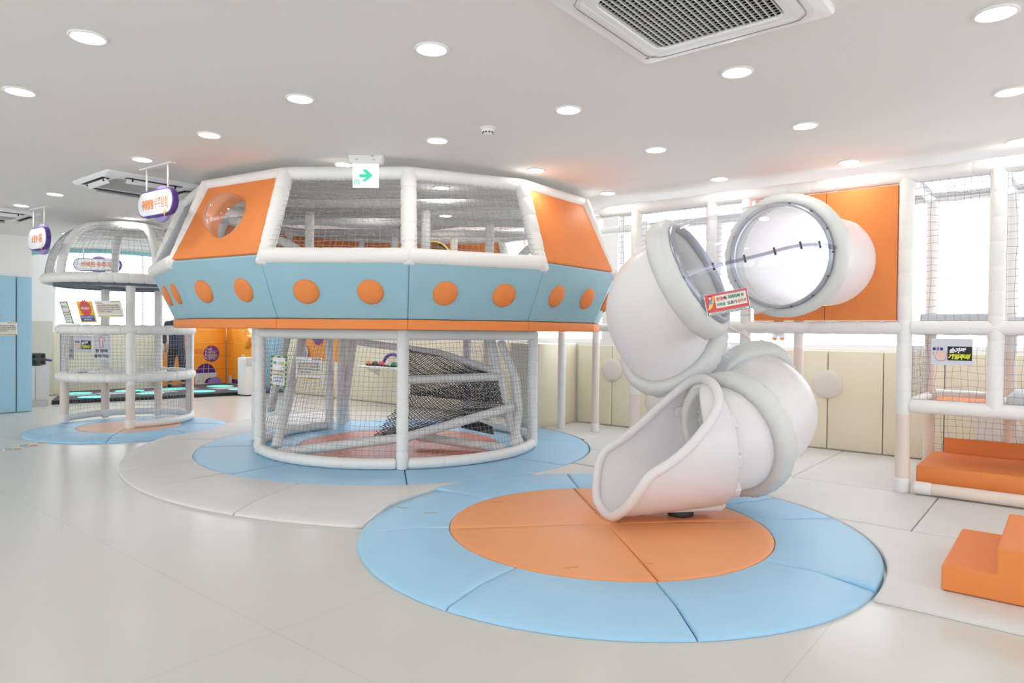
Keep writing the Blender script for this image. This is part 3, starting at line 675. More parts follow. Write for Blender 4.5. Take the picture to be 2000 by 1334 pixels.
# net ramp with rails inside the cage
bb = MB(); p = fl(1096, 836, .05); bb.padded(WHITE, [p, Vector((p.x, p.y, ZO))], .055, .2, pinch=.03); bb.out('outer_leg', T0)
T1 = thing('climbing_net', 'dark woven climbing net ramp with white rails inside the spaceship cage', 'climbing net', UC + Vector((.1, 0, .05)))
def rail(ps, r=.05, m=WHITE, nm='rail'):
    bb = MB(); bb.padded(m, ps, r, .2, pinch=.04); return bb.out(nm, T1)
r0, r1, r2 = at(545, 884, 6.95), at(790, 855, 7.0), at(1000, 795, 7.6)
rail([r0, r1, r2]); s0, s1 = at(800, 742, 7.55), at(972, 736, 7.75); rail([s0, s1])
h0, h1, h2 = at(700, 668, 8.9), at(860, 690, 8.4), at(968, 725, 7.8); rail([h0, h1, h2], .045)
g0, g1 = at(815, 852, 7.75), at(985, 876, 7.35); rail([g0, g1], .05)
rail([at(958, 662, 7.9), at(985, 790, 7.75), at(1020, 882, 7.45)], .055, WHITE, 'leaning_pole'); rail([at(978, 668, 7.75), at(1008, 740, 7.7), at(1014, 800, 7.68), at(1003, 872, 7.4)], .045, WHITE, 'leaning_pole')
rail([at(590, 662, 8.2), at(567, 760, 7.5), at(540, 872, 7.05)], .055, WHITE, 'leaning_pole'); rail([at(560, 662, 8.5), at(528, 800, 7.9)], .05, WHITE, 'leaning_pole'); rail([at(690, 662, 9.0), at(668, 826, 9.3)], .06, WHITE, 'leaning_pole')
rail([at(668, 664, 8.9), at(664, 832, 9.25)], .05, WHITE, 'leaning_pole')
def denset(P, nu, nv, nm, sag):
    bb = MB(); S0 = quad(*P); n_ = (Vector(P[1]) - Vector(P[0])).cross(Vector(P[3]) - Vector(P[0]))
    S_ = sagged(S0, n_, sag)
    for k in range(-nv, nu + 1):   # diagonal weave
        for sgn in (1, -1):
            pts = []
            for q_ in range(15):
                b_ = q_ / 14; a = (k + (nv * b_ if sgn > 0 else nv * (1 - b_))) / nu
                if 0 <= a <= 1: pts.append(S_(a, b_) + Vector((0, 0, .004 * math.sin(40 * a + 30 * b_))))
            if len(pts) > 1: bb.tube(DNET, pts, .005, 3, False, False, False)
    bb.out(nm, T1)
denset([at(715, 864, 7.1), at(980, 800, 7.55), at(968, 735, 7.8), at(792, 772, 8.5)], 32, 18, 'ramp_net', -.10)
denset([at(800, 770, 7.9), at(985, 790, 7.6), at(972, 738, 7.75), at(800, 744, 7.6)], 30, 9, 'side_net', .03)
denset([at(795, 742, 7.6), at(970, 734, 7.75), at(955, 716, 8.0), at(790, 672, 8.7)], 30, 16, 'upper_net', -.08)
bb = MB(); Q = [at(900, 836, 7.8), at(965, 850, 7.6), at(962, 838, 7.6), at(930, 826, 7.8)]; bb.prism(DGREY, Q, (0, .02, .03), .008); bb.out('strap', T1)
bb = MB(); bb.prism(DGREY, [at(715, 866, 7.05), at(775, 846, 7.2), at(770, 830, 7.6), at(745, 850, 7.3)], (0, 0, -.012), .004); bb.out('net_apron', T1)

# ================================================================ dome tower
T2 = thing('dome_play_tower', 'white netted rocket dome tower with a wide collar ring, far left', 'play structure', DC)
TR = .8
PH = [math.radians(a) for a in (-46, 29, 127, 205, 258)]   # posts seen: left, front, right, two behind
def dp(a, r, z): return Vector((DC.x + r * math.sin(a), DC.y - r * math.cos(a), z))
pa = [math.atan2((q - DC).x, -(q - DC).y) for q in (fl(130, 832), fl(255, 845), fl(366, 822))]
pa += [pa[2] + (2 * PI + pa[0] - pa[2]) / 3, pa[2] + (2 * PI + pa[0] - pa[2]) * 2 / 3]
RW, ZW = .97, 2.0
ZU, ZM = 1.335, .71
for k, a in enumerate(pa):
    bb = MB(); bb.padded(POSTC, [dp(a, TR, .14), dp(a, TR, ZM - .1)], .055, .6, pinch=.01); bb.out('lower_sleeve', T2)
    bb = MB(); bb.padded(WHITE, [dp(a, TR, ZM - .1), dp(a, TR, ZW if k in (1, 3, 4) else ZU)], .056, .15, pinch=.04); bb.out('post', T2)
    bb = MB(); bb.padded(WHITE, [dp(a, TR, .05), dp(a, TR, .16)], .062, .2); bb.out('foot', T2)
N8 = 8
w0 = pa[0] - .25
for z, r_, nm, st in ((.105, TR, 'base_ring', .2), (ZM, TR, 'middle_ring', .17), (ZU, TR, 'upper_ring', .17)):
    bb = MB()
    if nm == 'base_ring':  # open at the entrance on the left front
        bb.padded(WHITE, [dp(lerp(pa[1] + .06, pa[0] + 2 * PI - .06, k / 40), r_, z) for k in range(41)], .05, st, 12, pinch=.05)
    else: bb.padded(WHITE, [dp(2 * PI * k / 44, r_, z) for k in range(44)], .066, st, 12, True, .09)
    bb.out(nm, T2)
bb = MB(); bb.padded(WHITE, [dp(2 * PI * k / 44, RW, ZW) for k in range(44)], .066, .17, 12, True, .09); bb.out('collar_ring', T2)
ZD, RD = 2.735, .42
bb = MB(); bb.padded(WHITE, [dp(2 * PI * k / 30, RD, ZD) for k in range(30)], .06, .2, 12, True, .04); bb.out('top_ring', T2)
ribs = [pa[0] - .62, pa[0] - .05, pa[1] - .55, pa[1] + .35, pa[2] - .2, pa[2] + .6, pa[2] + 1.4, pa[2] + 2.2]
def dome(a, s):  # s 0 at the collar, 1 at the top ring
    e_ = s * PI / 2; return dp(a, lerp(RD, RW, math.cos(e_) ** .9 if math.cos(e_) > 0 else 0), lerp(ZW, ZD, math.sin(e_)))
AC_ = math.atan2(5.385, 9.58)
RA = [AC_ + math.radians(q) for q in (-102, -51, 20, 80, 135, 191)]; N8 = 6
for k in range(N8):
    bb = MB(); bb.padded(WHITE, [dome(RA[k], s / 12) for s in range(13)], .052, .22, pinch=.03); bb.out('dome_rib', T2)
    bb = MB(); bb.net(NET, lambda a, b_, k=k: dome(lerp(RA[k], RA[(k + 1) % 6] + (2 * PI if k == 5 else 0), a), b_) * 1.0, 14, 15, .0015); bb.out('dome_net', T2)
def flare(a, b_): return lerp(dp(a, TR, ZU + .04), dp(a, RW - .02, ZW - .03), b_) + Vector((math.sin(a), -math.cos(a), 0)) * (-.10 * math.sin(PI * b_))
bb = MB(); bb.net(NET, lambda a, b_: flare(pa[0] - 1.35 + 1.45 * a, b_), 18, 14, .003); bb.out('flare_net', T2)
bb = MB(); bb.net(NET, lambda a, b_: flare(pa[2] - .1 + 1.5 * a, b_), 18, 14, .0015); bb.out('flare_net', T2)
for k in range(5):
    a0, a1 = pa[k], pa[(k + 1) % 5] + (2 * PI if k == 4 else 0)
    n_ = max(10, int((a1 - a0) * TR / .05))
    bb = MB(); bb.net(NET, lambda a, b_: dp(lerp(a0, a1, a), TR, lerp(ZM + .05, ZU - .05, b_)), n_, 11, .0015); bb.out('side_net', T2)
    if k != 0:
        bb = MB(); bb.net(NET, lambda a, b_: dp(lerp(a0, a1, a), TR, lerp(.15, ZM - .06, b_)), n_, 10, .0015); bb.out('side_net', T2)
bb = MB(); SL = mat('slate_pad', (92, 108, 120), .6); rg = lambda r_, z: [dp(2 * PI * k / 40, r_, z) for k in range(40)]
bb.rings(SL, [rg(.88, ZW - .09), rg(.88, ZW - .045), rg(.55, ZW - .045), rg(.55, ZW - .075), rg(.84, ZW - .075), rg(.88, ZW - .09)], smooth=False); bb.out('upper_deck_pad', T2)
bb = MB(); rg = lambda r_, z: [dp(2 * PI * k / 40, r_, z) for k in range(40)]
bb.rings(MATS['slate_pad'], [rg(.72, ZM - .03), rg(.72, ZM + .02), rg(.45, ZM + .02), rg(.45, ZM - .03), rg(.72, ZM - .03)]); bb.out('middle_deck_pad', T2)
bb = MB(); bb.padded(WHITE, [dp(2 * PI * k / 30, .46, ZM + .02) for k in range(30)], .035, .14, 10, True, .07); bb.out('opening_ring', T2)
# ================================================================ spiral tube slide
def catmull(P, n=12):
    P = [P[0] * 2 - P[1]] + P + [P[-1] * 2 - P[-2]]; out = []
    for i in range(1, len(P) - 2):
        for k in range(n):
            t = k / n; a, b_, c, d = P[i - 1:i + 3]
            out.append(.5 * ((2 * b_) + (c - a) * t + (2 * a - 5 * b_ + 4 * c - d) * t * t + (3 * b_ - a - 3 * c + d) * t ** 3))
    out.append(P[-2]); return out
K = [atv(1618, 512, 6.5), at(1532, 500, 5.22), at(1445, 514, 4.93), at(1345, 545, 4.98), at(1282, 602, 5.28), at(1312, 672, 5.62), at(1395, 722, 5.85), at(1455, 765, 5.75), at(1492, 806, 5.32), at(1436, 848, 4.98), Vector((1.44, 4.96, .585))]
NS = 14
LINE = catmull(K, NS); TUBE = .385
T3 = thing('spiral_tube_slide', 'white and clear spiral tube slide with grey padded collars, coming out of the orange panel', 'slide', Vector((K[9].x, K[9].y, .055)))
def tan(i): return (LINE[min(i + 1, len(LINE) - 1)] - LINE[max(i - 1, 0)]).normalized()
def sect(nm, i0, i1, m, r=TUBE):
    bb = MB(); bb.tube(m, LINE[i0:i1 + 1], r, 56, False, False); return bb.out(nm, T3)
def basis(t):
    x = Z.cross(t).normalized(); return x, t.cross(x)
def collar(i, w_=.165, r0=.38, r1=.468, nm='padded_collar', pt=None, tt=None):
    p = pt or LINE[i]; t = tt or tan(i); x, y = basis(t); bb = MB(); n = 120; prof = [(r0, -.5), (lerp(r0, r1, .55), -.52), (r1 - .012, -.40), (r1, -.2), (r1 + .002, 0), (r1, .2), (r1 - .012, .40), (lerp(r0, r1, .55), .52), (r0, .5), (r0 - .004, 0)]
    ph = [R.uniform(-1, 1) for _ in range(n)]; rg = []
    for r_, s_ in prof:
        ww = .009 * (1 if .3 < abs(s_) < .51 else .15)
        rg.append([p + (x * math.cos(2 * PI * j / n) + y * math.sin(2 * PI * j / n)) * (r_ + ww * ph[j]) + t * (s_ * w_ + .3 * ww * ph[(j * 7) % n]) for j in range(n)])
    bb.rings(COLLAR, rg, True, True); return bb.out(nm, T3)
bb = MB(); bb.tube(PLASTIC, [LINE[0] + V * .75, LINE[0] + V * .4] + LINE[:NS + 1], TUBE, 56, False, False); bb.out('entry_tube', T3); sect('clear_tube', NS, 3 * NS, CLEARM); sect('upper_elbow', 3 * NS, 5 * NS, PLASTIC)
sect('clear_tube', 5 * NS, 7 * NS, CLEARM); sect('lower_elbow', 7 * NS, 9 * NS, PLASTIC); sect('exit_collar_tube', 9 * NS, 10 * NS, PLASTIC)
for i in (NS, 3 * NS, 5 * NS, 7 * NS, 9 * NS): collar(i)
def flange(i, d):
    p = LINE[i] + tan(i) * d; t = tan(i); x, y = basis(t); bb = MB(); n = 56
    rg = [[p + (x * math.cos(2 * PI * j / n) + y * math.sin(2 * PI * j / n)) * r_ + t * z for j in range(n)] for r_, z in ((.37, -.03), (.38, -.03), (.40, 0), (.38, .03), (.37, .03))]
    bb.rings(METAL, rg, True, True); o = bb.out('metal_flange', T3)
    for k in range(14):
        a = 2 * PI * k / 14; q = p + (x * math.cos(a) + y * math.sin(a)) * .392
        bb = MB(); bb.lathe(STEEL, [(.008, -.006), (.008, .006), (.001, .008)], 8, Matrix.Translation(q + t * .012)); bb.out('bolt', o)
flange(NS, .085); flange(3 * NS, -.085); flange(5 * NS, .085); flange(7 * NS, -.085)
# bolted seam along the clear tube
bb = MB(); bo = MB(); CP = Vector((0, 0, CAMH)); path = []
for i in range(NS, 3 * NS + 1):
    p = LINE[i]; t = tan(i); d = (CP - p).normalized() + Z * .05; d = (d - t * d.dot(t)).normalized(); path.append((p, t, d))
rows = []
for p, t, d in path:
    e_ = t.cross(d); rows.append([p + d * TUBE - e_ * .012, p + d * (TUBE + .03) - e_ * .010, p + d * (TUBE + .03) + e_ * .010, p + d * TUBE + e_ * .012])
CL2 = clear('clear_flange', (214, 216, 226), gl=.1); bb.rings(CL2, rows, True, False, False); sm_ = bb.out('clear_seam_flange', T3)
for k in range(7):
    p, t, d = path[int(1 + k * (len(path) - 3) / 6)]; e_ = t.cross(d)
    bo = MB(); bo.tube(STEEL, [p + d * (TUBE + .017) - e_ * .026, p + d * (TUBE + .017) + e_ * .026], .0075, 8); bo.out('bolt', sm_)
# exit chute
E0 = LINE[10 * NS]
CHUTE_P = [LINE[10 * NS - 5], E0, Vector((1.2, 4.91, .565)), Vector((.95, 4.86, .545)), Vector((.66, 4.80, .53))]
cl = catmull(CHUTE_P, 14); NC = len(cl) - 1
def chute_r(s): return .40 + .06 * min(1, max(0, (s - .08) / .2)) - .01 * max(0, s - .4)
def chute_phi(s):
    if s < .26: return .02
    q = (s - .26) / .74; return .02 + 1.9 * q ** .42 + .75 * max(0, (q - .8) / .2) ** 2
bb = MB(); rows = []; nA = 40; lip1 = []; lip2 = []
for i, p in enumerate(cl):
    s_ = i / NC; t = (cl[min(i + 1, NC)] - cl[max(i - 1, 0)]).normalized(); x, y = basis(t); ph = chute_phi(s_); r_ = chute_r(s_)
    rows.append([p + (x * math.sin(a) + y * math.cos(a)) * r_ for a in [lerp(ph, 2 * PI - ph, j / nA) for j in range(nA + 1)]])
    if s_ >= .25: lip1.append(rows[-1][0]); lip2.append(rows[-1][-1])
bb.rings(PLASTIC, rows, False, False, True); ch = bb.out('exit_chute', T3)
sol = ch.modifiers.new('shell', 'SOLIDIFY'); sol.thickness = .016; sol.offset = 0
end = rows[-1]
bb = MB(); bb.tube(PLASTIC, lip1[::-1][::-1] + end[1:-1] + lip2[::-1], .033, 14, True); bb.out('rolled_lip', ch)
for k, a_ in enumerate((1.15, 1.75, 2.35, -1.15)):   # moulded ribs where the hood meets the tube
    i_ = 11; p = cl[i_]; t = (cl[i_ + 1] - cl[i_ - 1]).normalized(); x, y = basis(t); d = x * math.sin(a_) + y * math.cos(a_); e_ = t.cross(d); r_ = chute_r(i_ / NC)
    bb = MB(); bb.prism(PLASTIC, [p + d * (r_ - .01) + t * .16 - e_ * .045, p + d * (r_ + .03) - t * .02 - e_ * .045, p + d * (r_ + .03) - t * .05 - e_ * .045, p + d * (r_ - .05) - t * .06 - e_ * .045], e_ * .09, .012); bb.out('moulded_rib', ch)
bb = MB(); p = fl(1342, 1005, .055); c_ = Vector((p.x, p.y, 0)); tdir = (cl[-1] - cl[0]); tdir.z = 0; tdir.normalize(); sd = Z.cross(tdir)
prof = [(-.24, .17), (.12, .17), (.24, .1), (.2, .075), (-.2, .075), (-.24, .1)]
bb.prism(PLASTIC, [c_ + tdir * a + sd * .13 + Z * (b_ + .03) for a, b_ in prof], -sd * .26, .02); bb.out('support_foot', T3)
bb = MB(); bb.lathe(DGREY, [(.001, .0), (.09, .0), (.09, .055), (.001, .055)], 24, Matrix.Translation(c_ + tdir * .05 + Z * .056)); bb.out('rubber_pad', T3)
# slide banner
def sheet_px(TL, TR, BL, m, D, bend=None, thick=.004):
    """a sheet seen with these corners, each picked on its own surface by D(x, y)"""
    a, b_, c = D(*TL), D(*TR), D(*BL); w_ = (b_ - a).length; h_ = (a - c).length
    ex = (b_ - a).normalized(); ey = (a - c); ey = (ey - ex * ey.dot(ex)).normalized()
    return Sheet(frame(a - ey * h_, ex, ey), w_, h_, m, thick, bend)
s = sheet_px((1374, 577), (1459, 561), (1383, 618), PAPER, lambda x, y: at(x, y, 4.60 - (x - 1374) / 85 * .02), lambda x, y: .01 * math.sin(5 * x) * (1 - y))
s.rect(.015, .16, .985, .985, RED, 1); s.rect(.23, .29, .95, .88, mat('print_cream', (228, 226, 216), .6), 2); s.rect(.015, .015, .985, .15, INK, 1); s.rect(.03, .035, .97, .13, MATS['print_cream'], 2)
s.text('한명', .335, .70, .19, RED, 4, .03, .15); s.text('씩', .455, .70, .19, INK, 4, .03, .075); s.text('차례차례', .665, .71, .19, PGREEN, 4, .03, .28); s.text('!!', .865, .71, .19, INK, 4, .03, .05)
s.text('거꾸로', .345, .44, .17, PGREEN, 4, .03, .2); s.text('오르기', .60, .45, .17, INK, 4, .03, .22); s.text('금지', .80, .46, .17, RED, 4, .03, .13); s.text('!!', .905, .46, .17, INK, 4, .03, .04)
s.text('보호자는 아이에게서 눈을 떼지 마시고 안전에 유의해 주세요', .5, .083, .06, INK, 4, .01, .8)
s.poly([(.02, .30), (.10, .42), (.17, .70), (.20, .90), (.22, .88), (.20, .62), (.14, .36), (.05, .26)], YEL, 2); s.disc(.125, .80, .034, SKIN, 3); s.disc(.125, .85, .032, INK, 2); s.poly([(.09, .52), (.16, .54), (.155, .70), (.10, .70)], mat('print_sky', (70, 170, 220), .6), 3); s.poly([(.06, .36), (.09, .34), (.12, .54), (.09, .54)], SKIN, 3)
for q in ((.04, .97), (.33, .955), (.96, .955), (.05, .2), (.06, .26)): s.disc(q[0], q[1], .008, INK, 4, 8)
s.out('hanging_banner', 'red slide rule banner hanging on the clear slide tube', 'banner')

# ================================================================ play frame along the right wall
T4 = thing('play_frame', 'two level white padded play frame with nets and orange panels along the right wall', 'play structure', uv(-1.07, 6.5, .05))
FV, BV, ZD1, ZT1, ZM1 = 6.5, 7.7, 1.425, 2.69, .775
def pole(p, q, r=.055, m=WHITE, nm='post', step=.2, pin=.05):
    bb = MB(); bb.padded(m, [p, q], r, step, pinch=pin); return bb.out(nm, T4)
UF = [-3.61, -2.77, -1.075, -.45, .75, 1.9]
for u in UF:
    full = u in (-1.075, 1.9, -3.61)
    if u == -2.77: pole(uv(u, FV, ZD1), uv(u, FV, ZT1)); continue
    if full:
        pole(uv(u, FV, .05), uv(u, FV, .17), .062, nm='post_foot'); pole(uv(u, FV, .16), uv(u, FV, .72), .056, POSTC, 'post_sleeve', .7, .01); pole(uv(u, FV, .70), uv(u, FV, ZT1 - .02), .058)
    else: pole(uv(u, FV, ZM1 - .03), uv(u, FV, ZT1 - .02), .056)
for u in (-2.40, -2.38 + .0):
    pass
pole(uv(-2.42, FV, .05), uv(-2.42, FV, ZT1 - .05), .05)
for u in (-4.86, -2.28, -1.05, -.42, .8, 1.95):
    pole(uv(u, BV, .05), uv(u, BV, .16), .056, nm='post_foot'); pole(uv(u, BV, .15), uv(u, BV, ZD1 - .2), .05, POSTC, 'post_sleeve', .6, .02); pole(uv(u, BV, ZD1 - .22), uv(u, BV, ZT1), .05, PAINT if False else WHITE)
for z, v, u0, u1, r_ in ((ZT1, FV, -4.05, 2.0, .06), (ZT1, BV, -4.9, 2.0, .05), (ZD1, FV, -3.0, -1.05, .058), (ZD1, FV, -1.02, 2.0, .058), (ZD1, BV, -4.9, 2.0, .05), (ZM1, FV, -1.02, 2.0, .058), (ZM1 + .02, BV, -1.05, 2.0, .05)):
    pole(uv(u0, v, z), uv(u1, v, z), r_, nm='rail', step=.2, pin=.05)
for u in (-1.06, -.43, .78): pole(uv(u, FV + .06, ZM1), uv(u, BV - .05, ZM1), .045, nm='cross_rail')
for u in (-2.3, -1.06, -.43, .78): pole(uv(u, FV + .06, ZT1), uv(u, BV - .05, ZT1), .045, nm='cross_rail')
for u in (-2.3, -1.06, .78): pole(uv(u, FV + .06, ZD1), uv(u, BV - .05, ZD1), .045, nm='cross_rail')
pole(uv(-4.0, BV - .3, ZD1), uv(-4.0, BV - .3, ZT1), .05); pole(uv(-3.2, BV, ZD1), uv(-3.2, BV, ZT1), .05)
# orange panels round the slide mouth (hole for the tube)
hole = LINE[0]; hu, hz = hole.dot(U), hole.z
def opanel(u0, u1, sgn):
    bb = MB(); z0, z1 = ZD1 + .06, ZT1 - .07; pts = []; r_ = TUBE + .004; n = 32; um = hu
    us_ = u1 if sgn < 0 else u0; dz = math.sqrt(max(0, r_ ** 2 - (us_ - hu) ** 2)); a_ = math.acos(max(-1, min(1, (us_ - hu) / r_)))
    if sgn < 0:
        P = [(u0, z0), (u1, z0)] + [(hu + r_ * math.cos(t), hz + r_ * math.sin(t)) for t in [lerp(-a_, -2 * PI + a_, k / n) for k in range(n + 1)]] + [(u1, z1), (u0, z1)]
    else:
        P = [(u1, z0), (u1, z1), (u0, z1)] + [(hu + r_ * math.cos(t), hz + r_ * math.sin(t)) for t in [lerp(a_, -a_, k / n) for k in range(n + 1)]] + [(u0, z0)]
    bb.prism(ORANGE, [uv(a, FV - .03, b_) for a, b_ in P], V * .06, 0); bb.out('orange_panel', T4)
opanel(-2.33, -1.70, -1); opanel(-1.695, -1.135, 1)
def fnet(u0, u1, z0, z1, v=FV, cell=.058, nm='net'):
    bb = MB(); S = sagged(quad(uv(u0, v, z0), uv(u1, v, z0), uv(u1, v, z1), uv(u0, v, z1)), V, .012)
    bb.net(NET, S, max(3, round((u1 - u0) / cell)), max(3, round((z1 - z0) / cell)), .0018); bb.out(nm, T4)
fnet(-1.01, -.51, ZD1 + .06, ZT1 - .06); fnet(-.39, .69, ZD1 + .06, ZT1 - .06); fnet(.81, 1.85, ZD1 + .06, ZT1 - .06)
fnet(-1.01, -.51, ZM1 + .06, ZD1 - .06); fnet(-.39, .69, ZM1 + .06, ZD1 - .06); fnet(.81, 1.85, ZM1 + .06, ZD1 - .06)
fnet(-3.82, -3.67, ZD1 + .06, ZT1 - .06); fnet(-3.55, -2.83, ZD1 + .06, ZT1 - .06); fnet(-2.71, -2.48, ZD1 + .06, ZT1 - .06)
fnet(-1.0, 1.9, .1, ZM1 - .04, BV - .05)
bb = MB(); S = sagged(quad(uv(-4.0, FV, ZT1), uv(2.0, FV, ZT1), uv(2.0, BV, ZT1), uv(-4.0, BV, ZT1)), Z, -.04); bb.net(NET, S, 90, 20, .0018); bb.out('roof_net', T4)
bb = MB(); S = quad(uv(-1.06, FV + .06, ZM1 + .05), uv(-1.06, BV - .06, ZM1 + .05), uv(-1.06, BV - .06, ZD1 - .05), uv(-1.06, FV + .06, ZD1 - .05)); bb.net(NET, S, 18, 10, .0018); bb.out('net', T4)
for u0, u1, z in ((-.98, -.5, ZD1 + .045), (-.38, .7, ZD1 + .02), (-.38, .72, ZM1 + .045), (.82, 1.85, ZM1 + .2)):
    bb = MB(); bb.prism(mat('grey_step_pad', (206, 208, 210), .5, .08, 12), [uv(u0, FV + .09, z), uv(u1, FV + .09, z), uv(u1, BV - .08, z), uv(u0, BV - .08, z)], (0, 0, .07), .015); bb.out('deck_pad', T4)
bb = MB(); bb.prism(ORANGE, [uv(-.95, FV + .3, ZM1 - .02), uv(-.5, FV + .3, ZM1 - .02), uv(-.5, BV - .1, ZM1 - .02), uv(-.95, BV - .1, ZM1 - .02)], (0, 0, .03), .008); bb.out('deck_pad', T4)
for u0, u1, v in ((-3.75, -2.4, FV + .1),):
    bb = MB(); bb.prism(GREY_MAT, [uv(u0, v, ZD1 - .03), uv(u1, v, ZD1 - .03), uv(u1, BV - .08, ZD1 - .03), uv(u0, BV - .08, ZD1 - .03)], (0, 0, .06), .012); bb.out('deck_pad', T4)
# base roll
pole(uv(-.98, FV - .02, .105), uv(-.86, FV - .02, .105), .054, nm='roll_end'); pole(uv(-.87, FV - .02, .105), uv(2.0, FV - .02, .105), .05, POSTC, 'base_roll', 1.2, .01)
# orange platform under the frame and the steps
pf = atv(1775, 906, 6.58); zt = pf.z; u0 = -.985
tp_ = thing('foam_platform', 'wide orange foam platform block on the floor inside the play frame', 'foam block', uv(.4, 6.9, .055))
bb = MB(); bb.prism(ORANGE, [uv(u0, 6.57, .06), uv(u0 + .95, 6.57, .06), uv(u0 + .95, 7.5, .06), uv(u0, 7.5, .06)], (0, 0, zt - .06), .016); bb.out('foam_cover', tp_)
bb = MB(); bb.prism(ORANGE, [uv(u0 + .955, 6.57, .06), uv(1.85, 6.57, .06), uv(1.85, 7.5, .06), uv(u0 + .955, 7.5, .06)], (0, 0, zt - .06), .016); bb.out('foam_cover', tp_)
bb = MB(); bb.prism(ORANGE, [uv(u0 + .08, 7.52, zt - .02), uv(1.85, 7.52, zt - .02), uv(1.85, 7.54, zt + .13), uv(u0 + .08, 7.54, zt + .13)], V * .012, .004)
bb.out('back_flap', tp_)
cn = fl(1837, 1152, .052); hs = at(1837, 1103, cn.y).z; bk = fl(1878, 1031, hs); rs_ = fl(1950, 1130, hs); up_ = at(1950, 1054, rs_.y).z
sv0, su0 = cn.dot(V), cn.dot(U); sv1 = bk.dot(V); su1 = fl(1946, 1122, hs).dot(U)
bb = MB(); hu_ = 2 * hs - .05
bb.prism(ORANGE, [uv(su0, sv0, .053), uv(su0 + 1.0, sv0, .053), uv(su0 + 1.0, sv0, hu_), uv(su1, sv0, hu_), uv(su1, sv0, hs), uv(su0, sv0, hs)], V * (sv1 - sv0), .014, 3)
tag(bb.out('foam_steps'), 'orange foam steps at the right edge of the photo, on the grey mat', 'foam steps')

# ================================================================ printed notices
def onplane(P0, n):
    P0 = Vector(P0); n = Vector(n)
    def D(x, y):
        d = ray(x, y); o = Vector((0, 0, CAMH)); return o + d * ((P0 - o).dot(n) / d.dot(n))
    return D
def safety(s):
    s.rect(.62, .9, .97, .965, TAN, 1); s.text('어린이 이용 안전수칙', .795, .933, .05, INK, 3, .01, .31)
    s.rect(.04, .84, .32, .89, TAN, 1); s.text('안전한 놀이를 위한', .18, .866, .04, INK, 3, .01, .25)
    s.rect(.06, .18, .95, .80, SAND, 1); s.rect(.05, .02, .97, .10, TAN, 1); s.text('시설물 이용시 안전에 유의하세요', .73, .06, .045, INK, 3, .01, .42)
    s.text('놀이시 일어나는', .27, .72, .09, PBLUE, 3, .02, .38); s.text('안전사고', .58, .72, .09, RED, 3, .02, .21); s.text('에 대한', .79, .72, .09, PBLUE, 3, .02, .18)
    s.text('책임', .14, .59, .09, RED, 3, .02, .1); s.text('은', .225, .59, .09, PBLUE, 3, .02, .05); s.text('보호자', .345, .59, .09, RED, 3, .02, .15); s.text('(부모, 인솔교사)에게', .68, .59, .09, PBLUE, 3, .02, .48)
    s.text('있으므로 안전하게 놀이할 수 있도록', .5, .46, .09, PBLUE, 3, .02, .84)
    s.text('지도', .14, .33, .09, RED, 3, .02, .1); s.text('해주시기 바랍니다.', .41, .33, .09, PBLUE, 3, .02, .42)
    for x in (.15, .5, .8): s.disc(x, .955, .012, LGREY, 4, 8)
def height(s):
    n = 13
    for k in range(n):
        y0, y1 = k / n, (k + 1) / n; m = (PGREEN, TAN)[k % 2]
        s.rect(0, y0, .1, y1, m, 1); s.rect(.9, y0, 1, y1, (TAN, PGREEN)[k % 2], 1)
    for k in range(5):
        m = (PGREEN, TAN)[k % 2]; s.rect(k / 5, 0, (k + 1) / 5, .05, m, 2); s.rect(k / 5, .95, (k + 1) / 5, 1, m, 2)
    s.text('키', .25, .76, .11, PGREEN, 3, .05, .2); s.text('제한', .67, .76, .11, mat('print_gold', (214, 200, 40), .6), 3, .06, .4)
    s.rect(.12, .475, .88, .545, SAND, 2); s.text('120cm 이상', .40, .51, .055, RED, 4, .02, .5); s.text('입장', .76, .51, .055, INK, 4, .02, .2)
    s.rect(.12, .36, .88, .43, SAND, 2); s.text('120cm이하는', .5, .395, .055, INK, 4, .005, .62); s.text('보호자 동반!', .5, .285, .055, INK, 4, .005, .55); s.text('해주세요', .5, .19, .055, INK, 4, .005, .4)
def finger(s):
    s.rect(.40, .18, .985, .71, INK, 1); s.text('손가락', .65, .56, .2, PAPER, 3, .07, .40, .25); s.text('끼임주의', .69, .33, .2, mat('print_lime', (228, 228, 50), .6), 3, .07, .54, .25)
    hand = [(.04, .46), (.07, .505), (.10, .49), (.135, .41), (.135, .68), (.17, .70), (.205, .68), (.205, .5), (.225, .53), (.25, .53), (.27, .5), (.29, .525), (.315, .52), (.33, .48), (.355, .5), (.38, .47), (.38, .3), (.34, .18), (.29, .15), (.18, .15), (.12, .22)]
    s.poly(hand, mat('hand_outline', (120, 112, 180), .6), 1); cx = sum(p[0] for p in hand) / len(hand); cy = sum(p[1] for p in hand) / len(hand)
    s.poly([(cx + (x - cx) * .93, cy + (y - cy) * .95) for x, y in hand], SKIN, 2); s.rect(.04, .555, .11, .66, NAVY, 1); s.rect(.22, .555, .29, .66, NAVY, 1); s.rect(.143, .555, .197, .66, MATS['hand_outline'], 3)
    for x in (.09, .47, .85): s.disc(x, .97, .014, PAPER, 4, 8)
def arrow(s):
    s.poly([(.5, .97), (.26, .76), (.39, .76), (.39, .50), (.60, .50), (.60, .76), (.74, .76)][::-1], RED, 1); s.poly([(.5, .94), (.32, .78), (.42, .78), (.42, .52), (.57, .52), (.57, .78), (.68, .78)][::-1], mat('print_pink', (240, 214, 216), .6), 2)
    s.text('한 명씩', .5, .36, .15, INK, 3, .03, .72); s.text('올라가요', .5, .15, .15, INK, 3, .03, .86)
